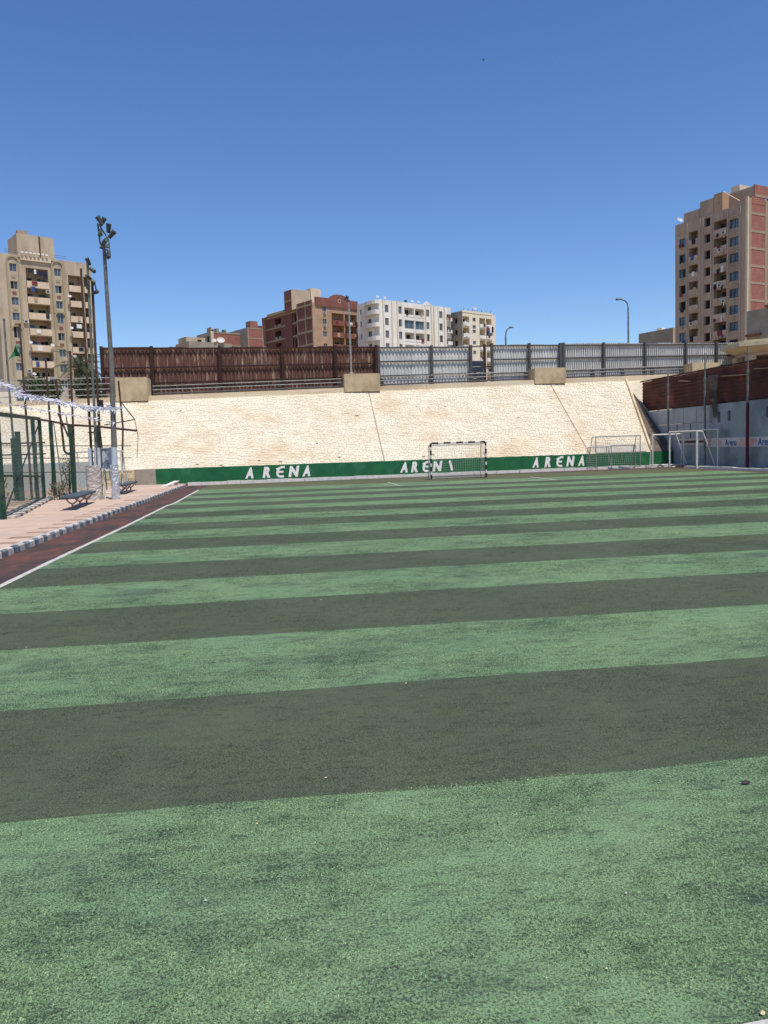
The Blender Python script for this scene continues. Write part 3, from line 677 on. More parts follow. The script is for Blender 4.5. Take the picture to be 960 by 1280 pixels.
# brown sheet screen on top
sc = thing('side_screen', (24.7, 35, 3.6), 'dark rusty ribbed metal screen standing on the right side wall', 'fence')
for k in range(22):
    y0 = 20+k*1.42; y1 = y0+1.41
    s = MB(); nr = 9; z0, z1 = 3.6, 5.62+.03*math.sin(k*1.7)
    for i in range(nr):   # horizontal ribs
        a = z0+(z1-z0)*i/nr; b = z0+(z1-z0)*(i+1)/nr; mz = a+(b-a)*.5
        s.face([(24.72, y1, a), (24.72, y0, a), (24.68, y0, mz), (24.68, y1, mz)]); s.face([(24.68, y1, mz), (24.68, y0, mz), (24.72, y0, b-.004), (24.72, y1, b-.004)])
    s.face([(24.74, y0, z0), (24.74, y1, z0), (24.74, y1, z1), (24.74, y0, z1)]); s.face([(24.72, y0, z1-.004), (24.72, y1, z1-.004), (24.74, y1, z1), (24.74, y0, z1)])
    s.build('metal_sheet', mat('dark_rust', lin((92, 48, 38)), lin((64, 34, 30)), 1.2, .75, c3=lin((130, 66, 48)), scale3=.8, amt3=.6, rnd=.2), sc)
for y in np.arange(20.5, 51.5, 2.6): MB().box(24.76, 24.84, y, y+.08, 3.5, 5.7).build('post', BRFR, sc)
MB().box(24.6, 24.67, 20, 51.4, 5.6, 5.68).build('top_rail', BRFR, sc)
for y0, y1, z in ((44.8, 45.9, 5.1), (39.0, 41.2, 4.95), (36.4, 38.2, 5.05)):
    s = MB(); s.hexa([(24.45, y0, z), (24.67, y0, z), (24.67, y1, z+.12), (24.45, y1, z+.12), (24.45, y0, z+.04), (24.67, y0, z+.04), (24.67, y1, z+.16), (24.45, y1, z+.16)]); s.build('loose_strip', TANR, sc)
for (x, y, zt, lab, mlow) in ((24.2, 46.7, 5.95, 'grey net pole at the far end of the right wall', None), (24.2, 42.4, 6.5, 'middle grey net pole against the right wall', None), (24.2, 38.25, 6.3, 'net pole with a dark red lower half against the right wall', MAROON)):
    t = thing('net_pole', (x, y, 0), lab, 'pole', 'net poles along the right wall')
    if mlow:
        MB().tube((x, y, .1), (x, y, 3.45), .085).build('painted_base', mlow, t); MB().tube((x, y, 3.45), (x, y, 5.1), .06).build('pole', GALV, t)
    else: MB().tube((x, y, .1), (x, y, 5.0), .065).build('pole', GALV, t)
    MB().tube((x, y, 5.0 if not mlow else 5.1), (x, y, zt), .04).build('upper_tube', GALV, t)
    MB().tube((x, y, 4.95), (x, y, 5.15), .08).build('collar', GALV, t)
nb = MB()
rb = random.Random(4)
for k in range(9):
    y = 41.4+.12*k; nb.path([(24.4, y, 5.2), (24.35, y+.1-.05*k, 4.0), (24.38, y+.15-.09*k, 2.8+.1*rb.random())], .018, 4)
tag(nb.build('netting', DKFR), 'bundle of dark netting hanging from the screen beside the middle pole', 'net')
# shrubs' dark growth at the wall foot is left to the stains of the wall paint

# gatehouse behind the right wall
t = thing('gatehouse', (35.5, 53, 5), 'small beige gatehouse with a wide flat eave behind the right wall', 'gatehouse')
GH = (33.3, 54.2)
hexo = lambda r_, z: [(36.6+r_*1.0*math.cos(a), 54.6+r_*.85*math.sin(a), z) for a in [R(q) for q in (22, 67, 112, 157, 202, 247, 292, 337)]]
def prism(r0, z0, r1, z1):
    s = MB(); a = hexo(r0, z0); b = hexo(r1, z1); n_ = 8
    for i in range(n_): s.face([a[i], a[(i+1) % n_], b[(i+1) % n_], b[i]])
    s.face(b); s.face(a[::-1]); return s
EAVE = mat('eave_cream', lin((206, 190, 158)), lin((186, 170, 138)), 1.5, .9)
prism(2.7, 5.0, 2.7, 6.5).build('lower_wall', SANDW, t)
prism(2.7, 7.55, 2.7, 7.75).build('lintel', SANDW, t)
for i in range(8):
    a = hexo(2.55, 0)[i]; MB().box(a[0]-.28, a[0]+.28, a[1]-.28, a[1]+.28, 6.49, 7.56).build('pillar', SANDW, t)
prism(2.9, 7.76, 3.75, 8.15).build('soffit', EAVE, t); prism(3.8, 8.16, 3.8, 8.42).build('eave', EAVE, t); prism(3.3, 8.43, 3.3, 8.62).build('roof_slab', EAVE, t)

# ------------------------------------------------------------------ goals
def goal_main():
    t = thing('football_goal', (9.05, 39.45, 0), 'goal with black and white striped posts standing in front of the green wall', 'goal')
    x0, x1, y, H = 7.62, 10.5, 39.45, 1.86
    def striped(p0, p1, name):
        n_ = 9; p0 = Vector(p0); p1 = Vector(p1)
        post = MB().tube(p0, p1, .045, n=6).build(name, WHITE, t)
        for k in range(n_):
            if k % 2 == 0:
                a = p0.lerp(p1, k/n_+.012); b = p0.lerp(p1, min(1, (k+1.35)/n_)-.012)
                MB().tube(a, b, .05, n=8).build('black_band', BLACK, post)
    striped((x0, y, 0), (x0, y, H), 'post'); striped((x1, y, 0), (x1, y, H), 'post'); striped((x0, y, H), (x1, y, H), 'crossbar')
    D = 1.0
    for x in (x0+.05, x1-.05):
        MB().path([(x, y, H-.06), (x, y+.75, H-.12), (x, y+D, .03), (x, y, .03)], .02).build('side_frame', RAILM, t)
    MB().tube((x0+.05, y+D, .03), (x1-.05, y+D, .03), .025).build('ground_bar', RAILM, t)
    MB().tube((x0+.05, y+.75, H-.12), (x1-.05, y+.75, H-.12), .02).build('rear_bar', RAILM, t)
    s = MB(); r_ = .0045; rb = random.Random(2)
    nx = 24
    for i in range(nx+1):
        x = x0+.05+(x1-x0-.1)*i/nx; j = rb.uniform(-.02, .02); s.path([(x, y+.02, H-.05), (x+j, y+.74, H-.13), (x-j, y+.93, .9), (x, y+D, .04)], r_, 3)
    for k in range(15):
        z = .1+k*.12; yy_ = y+D-.25*z/H; s.path([(x0+.05, y+.05, z), (x0+.05, yy_, z), ((x0+x1)/2, yy_+.03, z-.02), (x1-.05, yy_, z), (x1-.05, y+.05, z)], r_, 3)
    for k in range(5):
        yy_ = y+.1+k*.13; s.tube((x0+.05, yy_, H-.09), (x1-.05, yy_, H-.09), r_, n=3)
        for x in (x0+.05, x1-.05): s.tube((x, yy_, H-.08), (x, yy_, .04), r_, n=3)
    tag(s.build('net', NETM, t), kind='stuff')
goal_main()
def small_goal(loc, W, H, D, label, m=RAILM, rz=0, net=True, seed=0, rad=.028, top=.45, group=None):
    t = thing('small_goal', loc, label, 'small goal', group, rz)
    off = Vector(loc)
    def T(x, y, z): return tuple(off+Vector((x, y, z)))
    MB().tube(T(0, 0, 0), T(0, 0, H), rad).build('post', m, t); MB().tube(T(W, 0, 0), T(W, 0, H), rad).build('post', m, t)
    MB().tube(T(-.02, 0, H), T(W+.02, 0, H), rad).build('crossbar', m, t)
    for x in (.0, W):
        MB().path([T(x, 0, H-.01), T(x, D*top, H-.02), T(x, D, .03), T(x, .03, .03)], rad*.7).build('side_frame', m, t)
    MB().tube(T(0, D, .03), T(W, D, .03), rad*.8).build('ground_bar', m, t)
    if net:
        s = MB(); rb = random.Random(seed); nx = int(W/.12); k = 1-top
        for i in range(nx+1):
            x = W*i/nx; s.path([T(x, .02, H-.02), T(x+rb.uniform(-.03, .03), D*top, H-.06), T(x+rb.uniform(-.04, .04), D*(top+k*.5), H*.45), T(x, D, .04)], .004, 3)
        for i in range(int(H/.13)):
            z = .08+i*.13; y_ = D*(1-k*z/H); s.path([T(0, 0, z), T(0, y_, z), T(W, y_, z), T(W, 0, z)], .004, 3)
        tag(s.build('net', NETM, t), kind='stuff')
    return t
small_goal((18.45, 44.3, .1), 2.75, 1.86, 1.2, 'goal of thin pipes with a net at the end of the green wall', seed=1, rad=.03)
small_goal((18.3, 44.95, .1), 1.2, 1.25, .55, 'low netted goal standing inside the thin piped goal, left one', seed=2, rad=.022)
small_goal((19.75, 45.05, .1), 1.5, 1.3, .5, 'low netted goal standing inside the thin piped goal, right one', seed=3, rad=.022)
small_goal((22.2, 44.75, .1), 2.0, 1.87, .35, 'plain white goal frame without a net in the far right corner', m=WHITE, net=False, rad=.045)
small_goal((23.15, 44.5, .0), 3.1, 2.1, 1.15, 'tall white goal frame with slanted side bars in the right corner', m=WHITE, net=False, rad=.05, rz=-math.pi/2, top=.3)
t = thing('leaning_goal', (24.2, 41.7, .1), 'thin white goal frame set against the grey right wall', 'small goal')
MB().tube((24.0, 40.7, .1), (24.0, 40.7, 2.16), .035).build('post', WHITE, t); MB().tube((24.0, 42.75, .1), (24.0, 42.75, 2.16), .035).build('post', WHITE, t)
MB().tube((24.0, 40.68, 2.16), (24.0, 42.78, 2.16), .035).build('crossbar', WHITE, t)
MB().tube((24.0, 41.2, 2.0), (24.0, 42.6, .14), .022).build('slanted_bar', RAILM, t); MB().tube((24.0, 40.7, .14), (24.0, 42.75, .14), .028).build('ground_bar', RAILM, t)

# ------------------------------------------------------------------ left side: poles, benches, fence
def wrap(x, y, z0, z1, r_, m, parent, seed, name='foil_wrap'):
    rb = random.Random(seed); s = MB(); n_ = 20; rows = []; z = z0
    while z < z1+.001:
        rows.append([(x+(r_+rb.uniform(-.016, .016))*math.cos(2*math.pi*k/n_), y+(r_+rb.uniform(-.016, .016))*math.sin(2*math.pi*k/n_), z) for k in range(n_)])
        z += .055
    for a, b in zip(rows, rows[1:]):
        for k in range(n_): s.face([a[k], a[(k+1) % n_], b[(k+1) % n_], b[k]])
    s.face(rows[-1]); return s.build(name, m, parent)
def flood(p, d, parent, sz=.22, m=None):
    p = Vector(p); d = Vector(d).normalized(); a = d.orthogonal().normalized(); b = d.cross(a); s = MB(); q = []
    for k, w_ in ((-.5, .35), (.5, .5)):
        for i, j in ((-1, -1), (1, -1), (1, 1), (-1, 1)): q.append(tuple(p+d*sz*1.35*k+a*sz*.5*w_*i+b*sz*.62*w_*j))
    s.hexa(q); return s.build('floodlight', m or FLD, parent)
FLD = mat('floodlight_body', lin((84, 96, 84)), lin((60, 66, 62)), 8, .5)
t = thing('floodlight_pole', (-6.12, 30.2, .1), 'tall grey floodlight pole wrapped in silver foil at the foot', 'floodlight pole')
MB().tube((-6.08, 30.2, 2.0), (-6.0, 30.2, 5.0), .105, .085, 10).build('pole', POLEG, t)
MB().tube((-6.0, 30.2, 5.0), (-6.02, 30.2, 9.4), .085, .06, 10).build('upper_pole', POLEG, t)
MB().tube((-6.1, 30.2, 1.4), (-6.08, 30.2, 2.05), .11, .107, 10).build('painted_section', mat('pale_blue_paint', lin((196, 204, 210)), lin((170, 180, 186)), 3, .7), t)
wrap(-6.12, 30.2, .08, 1.45, .145, FOIL, t, 1)
MB().path([(-6.02, 30.2, 9.2), (-6.15, 30.2, 9.45), (-6.17, 30.1, 10.1)], .035).build('bracket', POLEG, t)
MB().path([(-6.13, 30.2, 10.05), (-5.85, 30.25, 9.55), (-5.82, 30.25, 9.0)], .025).build('bracket', POLEG, t)
for k in range(3): MB().tube((-6.15+.05*k, 30.1, 9.25+.05*k), (-5.9+.03*k, 30.3, 9.2+.1*k), .035).build('clamp', GALV, t)
for p, d in (((-6.07, 30.0, 10.17), (-.5, -.4, .8)), ((-6.0, 30.1, 10.16), (.7, -.4, .9)), ((-5.82, 30.2, 9.96), (.2, -.5, 1)), ((-5.72, 30.2, 9.74), (.8, -.4, .7)), ((-6.08, 30.0, 9.75), (.2, -1, -1)), ((-5.86, 30.1, 9.0), (.1, -.8, -1)), ((-5.95, 30.0, 9.42), (.6, -.8, .3))): flood(p, d, t, .24)
t = thing('triple_pole_mast', (-6.9, 30.4, .1), 'mast of three thin poles rising from one tan wrapped foot', 'floodlight pole')
MB().tube((-6.97, 30.5, 1.3), (-6.94, 30.5, 8.6), .05, .04).build('pole', RUSTP, t)
MB().tube((-6.77, 30.35, 1.3), (-6.66, 30.35, 8.9), .055, .045).build('pole', GALV, t)
MB().tube((-6.64, 30.45, 1.3), (-6.56, 30.45, 8.2), .05, .045).build('pole', RUSTP, t)
for z in (1.9, 2.6, 3.4, 5.2): MB().box(-7.02, -6.56, 30.39, 30.43, z, z+.05).build('cross_tie', RUSTP, t)
MB().box(-6.6, -6.4, 30.2, 30.36, 3.5, 3.8).build('control_box', BLACK, t)
wrap(-6.92, 30.4, .08, 1.4, .27, FOILB, t, 2, 'wrapped_foot')
for dx in (-.12, .08, .2): MB().tube((-6.88+dx, 30.35, 1.3), (-6.87+dx, 30.35, 2.05), .06).build('painted_sleeve', MATS['pale_blue_paint'], t)
for p, d in (((-6.62, 30.3, 8.8), (-.3, -.8, .9)), ((-6.5, 30.3, 8.5), (.8, -.5, -.6)), ((-6.62, 30.2, 8.2), (-.4, -.8, .4)), ((-6.45, 30.3, 7.7), (.9, -.5, .2)), ((-6.68, 30.3, 7.9), (.1, -.9, -.6)), ((-6.5, 30.3, 8.05), (.3, -.9, .5))): flood(p, d, t, .2, FLD)
MB().path([(-6.66, 30.35, 8.3), (-6.45, 30.35, 8.1), (-6.4, 30.3, 7.7)], .025).build('bracket', RUSTP, t)
t = thing('electric_box', (-6.45, 30.9, .1), 'grey blue electrical box on white legs between the two pole groups', 'electrical box')
MB().box(-6.7, -6.2, 30.8, 31.0, 1.22, 2.02).build('cabinet', mat('cabinet_grey', lin((196, 206, 212)), lin((178, 188, 196)), 2, .6), t)
MB().box(-6.73, -6.17, 30.76, 31.04, 2.02, 2.06).build('lid', MATS['cabinet_grey'], t)
for x in (-6.66, -6.26): MB().tube((x, 30.9, .1), (x+.02, 30.9, 1.25), .03).build('leg', WHITE, t)
MB().tube((-6.45, 30.85, 1.2), (-6.2, 30.6, .1), .03).build('brace', WHITE, t)
MB().path([(-6.55, 30.78, 2.0), (-6.4, 30.76, 1.8), (-6.55, 30.76, 1.62), (-6.4, 30.76, 1.45), (-6.52, 30.76, 1.3)], .01).build('cable', DKFR, t)
# benches
def bench(y0, L, x, label, rz):
    t = thing('bench', (x, y0, .1), label, 'bench', 'backless benches beside the pitch', rz)
    for k in range(3):
        cx = x-.17+k*.17; s = MB(); s.hexa([(cx-.075, y0, .50), (cx+.075, y0, .50), (cx+.075, y0+L, .50), (cx-.075, y0+L, .50), (cx-.075, y0, .54), (cx+.075, y0, .54), (cx+.075, y0+L, .54), (cx-.075, y0+L, .54)]); s.build('seat_board', SEAT, t)
    MB().box(x-.24, x+.24, y0+.05, y0+L-.05, .465, .495).build('seat_frame', SEAT, t)
    for q in (.16, .5, .84):
        y = y0+L*q
        MB().path([(x-.2, y, .47), (x-.1, y, .33), (x, y, .27), (x+.1, y, .33), (x+.2, y, .47)], .026).build('leg', BLEG, t)
        MB().tube((x, y, .1), (x, y, .28), .035, .03).build('leg', BLEG, t); MB().box(x-.14, x+.14, y-.04, y+.04, .085, .12).build('foot', BLEG, t)
bench(24.9, 3.9, -6.45, 'nearer backless bench, blue grey seat on pinkish forked legs, left of the wrapped mast', .075)
bench(33.4, 4.2, -6.6, 'farther backless bench, blue grey seat, just beyond the foil wrapped pole', .06)
MB().box(-5.9, -5.6, 40.8, 41.7, .1, .16)
s = MB(); s.hexa([(-5.95, 40.2, .11), (-5.7, 40.2, .11), (-5.25, 41.8, .3), (-5.5, 41.8, .3), (-5.95, 40.2, .14), (-5.7, 40.2, .14), (-5.25, 41.8, .34), (-5.5, 41.8, .34)])
s.box(-5.5, -5.3, 41.7, 41.78, .1, .3)
tag(s.build('plank', WHITE), 'white plank propped up at the far end of the kerb', 'plank')
# white goal frame behind the mast
small_goal((-8.6, 34.6, .1), 1.9, 1.85, .9, 'white pipe goal frame behind the wrapped mast', m=WHITE, net=False, rad=.035, top=.5)
# green chain link enclosure
fn = thing('chain_link_fence', (-8.6, 28, 0), 'green framed chain link fence at the left edge of the pavement', 'fence')
A0 = Vector((-7.45, 22.2, 0)); A1 = Vector((-9.18, 32.0, 0)); fd = (A1-A0); FL = fd.length; fd.normalize()
Q = lambda a, z, o=0: (A0.x+fd.x*a-fd.y*o*-1, A0.y+fd.y*a-fd.x*o, z)
def sqbar(p0, p1, hw, name, m, parent):
    MB().tube(p0, p1, hw*1.3, n=4).build(name, m, parent)
sqbar(Q(0, 0), Q(0, 2.98), .07, 'post', PGREEN, fn); sqbar(Q(FL, 0), Q(FL, 3.25), .06, 'post', PGREEN, fn)
sqbar(Q(0, 2.95), Q(FL, 3.25), .06, 'top_rail', PGREEN, fn); sqbar(Q(.05, 1.3), Q(FL-.05, 1.02), .035, 'mid_rail', PGREEN, fn); sqbar(Q(.05, .15), Q(FL-.05, .2), .035, 'bottom_rail', PGREEN, fn)
sqbar(Q(.3, .3), Q(FL-.3, 3.0), .02, 'brace', PGREEN, fn)
sqbar(Q(-8, 2.7), Q(-.1, 2.95), .06, 'top_rail', PGREEN, fn)
s = MB(); st = .24
H_ = lambda a: 2.95+.3*a/FL
k = -3.3
while k < FL:
    for sg in (1, -1):
        a0 = k if sg > 0 else k+3.2; a1 = k+3.2 if sg > 0 else k
        p = (a0, .15); q = (a1, 3.15)
        ta = max(0, (0-p[0])/(q[0]-p[0]) if q[0] > p[0] else (FL-p[0])/(q[0]-p[0]) if p[0] > FL else 0); tb = 1
        if q[0] > FL: tb = (FL-p[0])/(q[0]-p[0])
        if q[0] < 0: tb = (0-p[0])/(q[0]-p[0])
        if p[0] < 0 and q[0] < p[0]: continue
        ta = min(max(ta, 0), 1); tb = min(max(tb, 0), 1)
        if tb-ta > .02:
            f_ = lambda t_: Q(p[0]+(q[0]-p[0])*t_, p[1]+(q[1]-p[1])*t_, 0)
            s.tube(f_(ta), f_(tb), .003, n=3, caps=False)
    k += st
tag(s.build('chain_link', CHAIN, fn), kind='stuff')
# farther fence run, each post a part
f2 = thing('post_and_rail_fence', (-9.3, 35, 0), 'row of green posts under one brown rail running to the back wall', 'fence')
posts = [(-9.9, 33.6, 3.3), (-9.1, 33.2, 3.15), (-8.3, 33.0, 3.0), (-7.35, 33.4, 3.0)]
for x, y, h in posts: sqbar((x, y, 0), (x, y, h), .07, 'post', PGREEN, f2)
MB().path([(-9.9, 33.6, 3.35), (-9.1, 33.2, 3.2), (-8.3, 33.0, 3.02), (-7.35, 33.4, 2.95), (-5.9, 34.0, 2.75)], .045).build('rail', RUSTP, f2)
for z in (.9, 1.6, 2.2): MB().tube((-14, 40.5, z+.2), (-7.35, 40.5, z), .02).build('wire', RUSTP, f2)
sm = MB()
for (xa, ya, ha), (xb, yb_, hb) in zip(posts, posts[1:]):
    Lp = math.hypot(xb-xa, yb_-ya); k = -2.9
    while k < Lp:
        for sg in (1, -1):
            p = [k, .1, k+2.9, 3.0] if sg > 0 else [k+2.9, .1, k, 3.0]
            t0, t1 = 0.0, 1.0; dk = p[2]-p[0]
            lo_, hi_ = sorted(((0-p[0])/dk, (Lp-p[0])/dk)); t0 = max(0, lo_); t1 = min(1, hi_)
            if t1-t0 > .03:
                f_ = lambda t_: (xa+(xb-xa)*(p[0]+dk*t_)/Lp, ya+(yb_-ya)*(p[0]+dk*t_)/Lp, p[1]+2.9*t_); sm.tube(f_(t0), f_(t1), .003, n=3, caps=False)
        k += .24
tag(sm.build('chain_link', CHAIN, f2), kind='stuff')
rb = random.Random(12)
for k in range(11):
    x = -15.5+k*.72+rb.uniform(-.2, .2); y = 39.5+rb.uniform(-1, 1); tag(MB().tube((x, y, 0), (x+rb.uniform(-.3, .3), y, rb.uniform(2.2, 4.3)), .028).build('thin_pole', rb.choice((RUSTP, PGREEN, RUSTP, GALV))), 'thin loose pole standing behind the chain link fences', 'pole', 'thin poles behind the chain link fences')
f3 = thing('inner_enclosure', (-10.3, 33, 0), 'darker green posts and rails seen through the chain link fence', 'fence')
for x, y, h in ((-10.5, 33, 2.55), (-10.2, 32.6, 2.8), (-12.2, 33.5, 2.6)): sqbar((x, y, 0), (x, y, h), .09, 'post', PGREEN, f3)
for z in (1.9, 2.35): MB().tube((-13, 33, z), (-9.3, 33, z), .03).build('rail', RUSTP, f3)
for (x, y, zt, x0_, lab, m) in ((-9.96, 33.0, 7.02, -9.94, 'tall rusty net pole with the green flag tied to it', RUSTP), (-9.34, 34.0, 5.75, -9.32, 'short rusty net pole just right of the flag pole', RUSTP),
                          (-8.17, 33.2, 5.95, -8.3, 'rusty net pole standing over the last green fence posts', RUSTP), (-10.6, 33.2, 7.25, -10.55, 'pale grey net pole at the left edge of the view', GALV)):
    t = thing('net_pole', (x0_, y, 0), lab, 'pole', 'net poles over the left fence')
    MB().tube((x0_, y, 0), (x, y, zt), .05, .04).build('pole', m, t); MB().tube((x0_, y, 0), (x0_, y, .12), .1, .08).build('base', m, t)
    MB().tube((x, y, zt-.06), (x, y, zt+.02), .055).build('cap', m, t)
t = thing('bent_pole', (-8.8, 35, 0), 'bent dark pole hanging over the left fence', 'pole')
MB().path([(-9.2, 34.8, 5.0), (-9.1, 34.8, 3.0), (-9.05, 34.8, 2.0), (-8.9, 34.8, 1.85), (-8.75, 34.8, 1.95)], .055).build('pole', RUSTP, t)
MB().tube((-9.2, 34.8, 3.6), (-8.85, 34.8, 2.6), .04).build('brace', RUSTP, t)
t = thing('wall_bracket_pole', (-6.75, 36, 0), 'thin dark pole with a triangular bracket beside the tall floodlight pole', 'pole')
MB().path([(-6.9, 36, 5.0), (-6.82, 36, 3.0), (-7.0, 36, .5)], .045).build('pole', RUSTP, t)
MB().path([(-6.85, 36, 4.1), (-6.3, 36, 3.3), (-7.6, 36, 3.1)], .025).build('bracket', RUSTP, t)
MB().path([(-6.3, 36, 3.3), (-6.2, 36, 2.6), (-6.25, 36, 2.0), (-6.3, 36, 1.6)], .014).build('cable', MAROON, t)
# flag
s = MB(); nx, nz = 10, 12
def fp(i, k): 
    u = i/nx; v_ = k/nz; return (-9.97-.42*u-.08*v_*u*2, 32.9-.1*math.sin(u*7+v_*3)-.02, 6.2-v_*.5*(1-.5*u)-.5*u*u+.04*math.sin(u*5))
for i in range(nx):
    for k in range(nz): s.face([fp(i, k), fp(i+1, k), fp(i+1, k+1), fp(i, k+1)])
o = s.build('flag', FLAGM, smooth=True); tag(o, 'drooping green flag on the tall rusty net pole', 'flag')
md = o.modifiers.new('thick', 'SOLIDIFY'); md.thickness = .008
# bunting
BUNT = [mat('tinsel_white', lin((238, 238, 240)), None, rough=.5, tone=.15), mat('tinsel_lilac', lin((168, 164, 200)), None, rough=.5, tone=.2)]
def bunting(pts, dens, label, seed, ln):
    t = thing('bunting', pts[0], label, 'bunting', 'tinsel bunting strung to the floodlight pole')
    MB().path(pts, .008, 4).build('string', NETM, t); rb = random.Random(seed); ss = [MB(), MB()]
    for a, b in zip(pts, pts[1:]):
        a = Vector(a); b = Vector(b); n_ = int((b-a).length*dens)
        for i in range(n_):
            p = a.lerp(b, rb.random()); w_ = rb.uniform(.008, .022); L = rb.uniform(.3, 1)*ln; an = rb.uniform(-2.2, 2.2); yv = rb.uniform(-.1, .1)
            d = Vector((math.sin(an)*.7, yv, -abs(math.cos(an))*.6+rb.uniform(-.2, .5))).normalized(); sd_ = Vector((d.z, rb.uniform(-.5, .5), -d.x)).normalized()*w_
            m_ = p+d*L*.5+Vector((0, rb.uniform(-.05, .05), 0)); e = p+d*L
            k = ss[rb.random() < .34]; tn = rb.random(); k.face([p-sd_*.4, p+sd_*.4, m_+sd_, m_-sd_], tn); k.face([m_-sd_, m_+sd_, e+sd_*.5, e-sd_*.5], tn)
    for k in (0, 1): tag(ss[k].build('tinsel_strips', BUNT[k], t), kind='stuff')
bunting([(-12.3, 27, 4.7), (-10.4, 29, 4.5), (-9.6, 30, 4.4), (-9.2, 30, 4.07), (-8.66, 30, 3.89), (-7.98, 30, 3.82), (-7.43, 30, 3.66), (-6.74, 30, 3.5), (-6.1, 30, 3.5), (-5.75, 30.1, 3.48)], 115, 'upper dense string of white and lilac tinsel above the left fence', 1, .27)
bunting([(-12.3, 29, 4.0), (-9.91, 30, 3.78), (-9.1, 30, 3.61), (-8.28, 30, 3.42), (-7.18, 30, 3.22), (-5.95, 30.1, 2.95)], 34, 'lower sparse string of white tinsel above the left fence', 2, .16)
# plants behind the left fence
def foliage(n_, fn_, size, seed, m, parent, name='foliage'):
    rb = random.Random(seed); s = MB()
    for i in range(n_):
        p = Vector(fn_(rb)); d = Vector((rb.gauss(0, 1), rb.gauss(0, 1), rb.gauss(0, 1))).normalized(); a = d.orthogonal().normalized(); b = d.cross(a); l = size*rb.uniform(.6, 1.4)
        s.face([p-a*l*.25, p+b*l*.5-a*l*.1*0, p+a*l*.25, p-b*l*.5], rb.random())
    return tag(s.build(name, m, parent), kind='stuff')
def shrub(x, y, h, w_, n_, label, seed, m, name='shrub'):
    t = thing(name, (x, y, 0), label, 'shrub'); rb = random.Random(seed); s = MB()
    for k in range(9):
        a = rb.uniform(0, 6.28); q = rb.uniform(.3, 1)*w_*.5; s.path([(x, y, 0), (x+math.cos(a)*q*.4, y+math.sin(a)*q*.4, h*.5), (x+math.cos(a)*q, y+math.sin(a)*q, h*rb.uniform(.7, 1))], .012, 4)
    s.build('stem', BARK, t)
    def f(rb): a = rb.uniform(0, 6.28); q = w_*.5*math.sqrt(rb.random()); z = h*rb.uniform(.15, 1); return (x+math.cos(a)*q*(1-.4*z/h), y+math.sin(a)*q*(1-.4*z/h), z)
    foliage(n_, f, .09, seed, m, t)
shrub(-8.9, 34.6, 1.9, .7, 420, 'tall grey half dry shrub beside the green posts', 3, LEAFD)
shrub(-8.5, 31.5, .8, .9, 260, 'low dark dry bush at the end of the fence kerb', 4, LEAFD)
shrub(-10.2, 30.0, 1.1, 1.0, 200, 'sparse dry weeds inside the chain link fence', 5, LEAFD, 'weeds')

# ------------------------------------------------------------------ trees behind the railing
def palm(x, y, z0, h, label, seed, fr=34, fl=2.2):
    t = thing('palm_tree', (x, y, z0), label, 'palm tree'); rb = random.Random(seed)
    MB().tube((x, y, z0), (x+.1, y, z0+h), .2, .15, 8).build('trunk', BARK, t); s = MB(); top = Vector((x+.1, y, z0+h))
    for k in range(fr):
        a = rb.uniform(0, 6.28); el = rb.uniform(-.4, 1.3); L = fl*rb.uniform(.8, 1.15); p = top.copy(); d = Vector((math.cos(a)*math.cos(el), math.sin(a)*math.cos(el), math.sin(el))); n_ = 9
        for i in range(n_):
            q = p+d*L/n_; side_ = d.cross(Vector((0, 0, 1))).normalized(); tn = rb.random(); wl = .55*math.sin(math.pi*(i+1.2)/(n_+1.5))
            for sg in (-1, 1):
                for j in (0, .33, .66):
                    b_ = p.lerp(q, j); e = b_+side_*sg*wl+d*.22+Vector((0, 0, -.12)); s.face([b_, b_+d*.05, e], tn)
            s.face([p-side_*.02, p+side_*.02, q+side_*.015, q-side_*.015], tn); p = q; d = (d+Vector((0, 0, -.17))).normalized()
    tag(s.build('fronds', LEAF, t), kind='stuff')
palm(-15.6, 66, 5.0, 3.6, 'dusty palm behind the railing in front of the left tower', 1, 44, 2.5)
def tree(x, y, z0, h, w_, n_, label, seed, m=LEAF):
    t = thing('bushy_tree', (x, y, z0), label, 'tree'); rb = random.Random(seed); s = MB(); s.tube((x, y, z0), (x, y, z0+h*.45), .16, .1)
    cl = []
    for k in range(12):
        a = rb.uniform(0, 6.28); q = w_*.5*rb.uniform(.2, .9); c = Vector((x+math.cos(a)*q, y+math.sin(a)*q, z0+h*rb.uniform(.4, .92))); cl.append((c, rb.uniform(.35, .75)*w_*.32)); s.tube((x, y, z0+h*.35), c, .06, .02, 5)
    s.build('trunk', BARK, t)
    def f(rb): c, r_ = rb.choice(cl); v = Vector((rb.gauss(0, 1), rb.gauss(0, 1), rb.gauss(0, .8))).normalized()*r_*rb.random()**.4; return c+v
    foliage(n_, f, .26, seed, m, t, 'crown')
tree(-18.0, 64, 5.0, 2.9, 3.0, 2200, 'dark green tree low behind the railing, left of the palm', 6)
tree(-13.9, 62, 5.0, 2.9, 2.6, 1800, 'dark tree behind the mast, next to the brown fence end', 7)
tree(-12.2, 66, 5.0, 3.2, 2.2, 1400, 'small dark tree against the left end of the brown fence', 8)

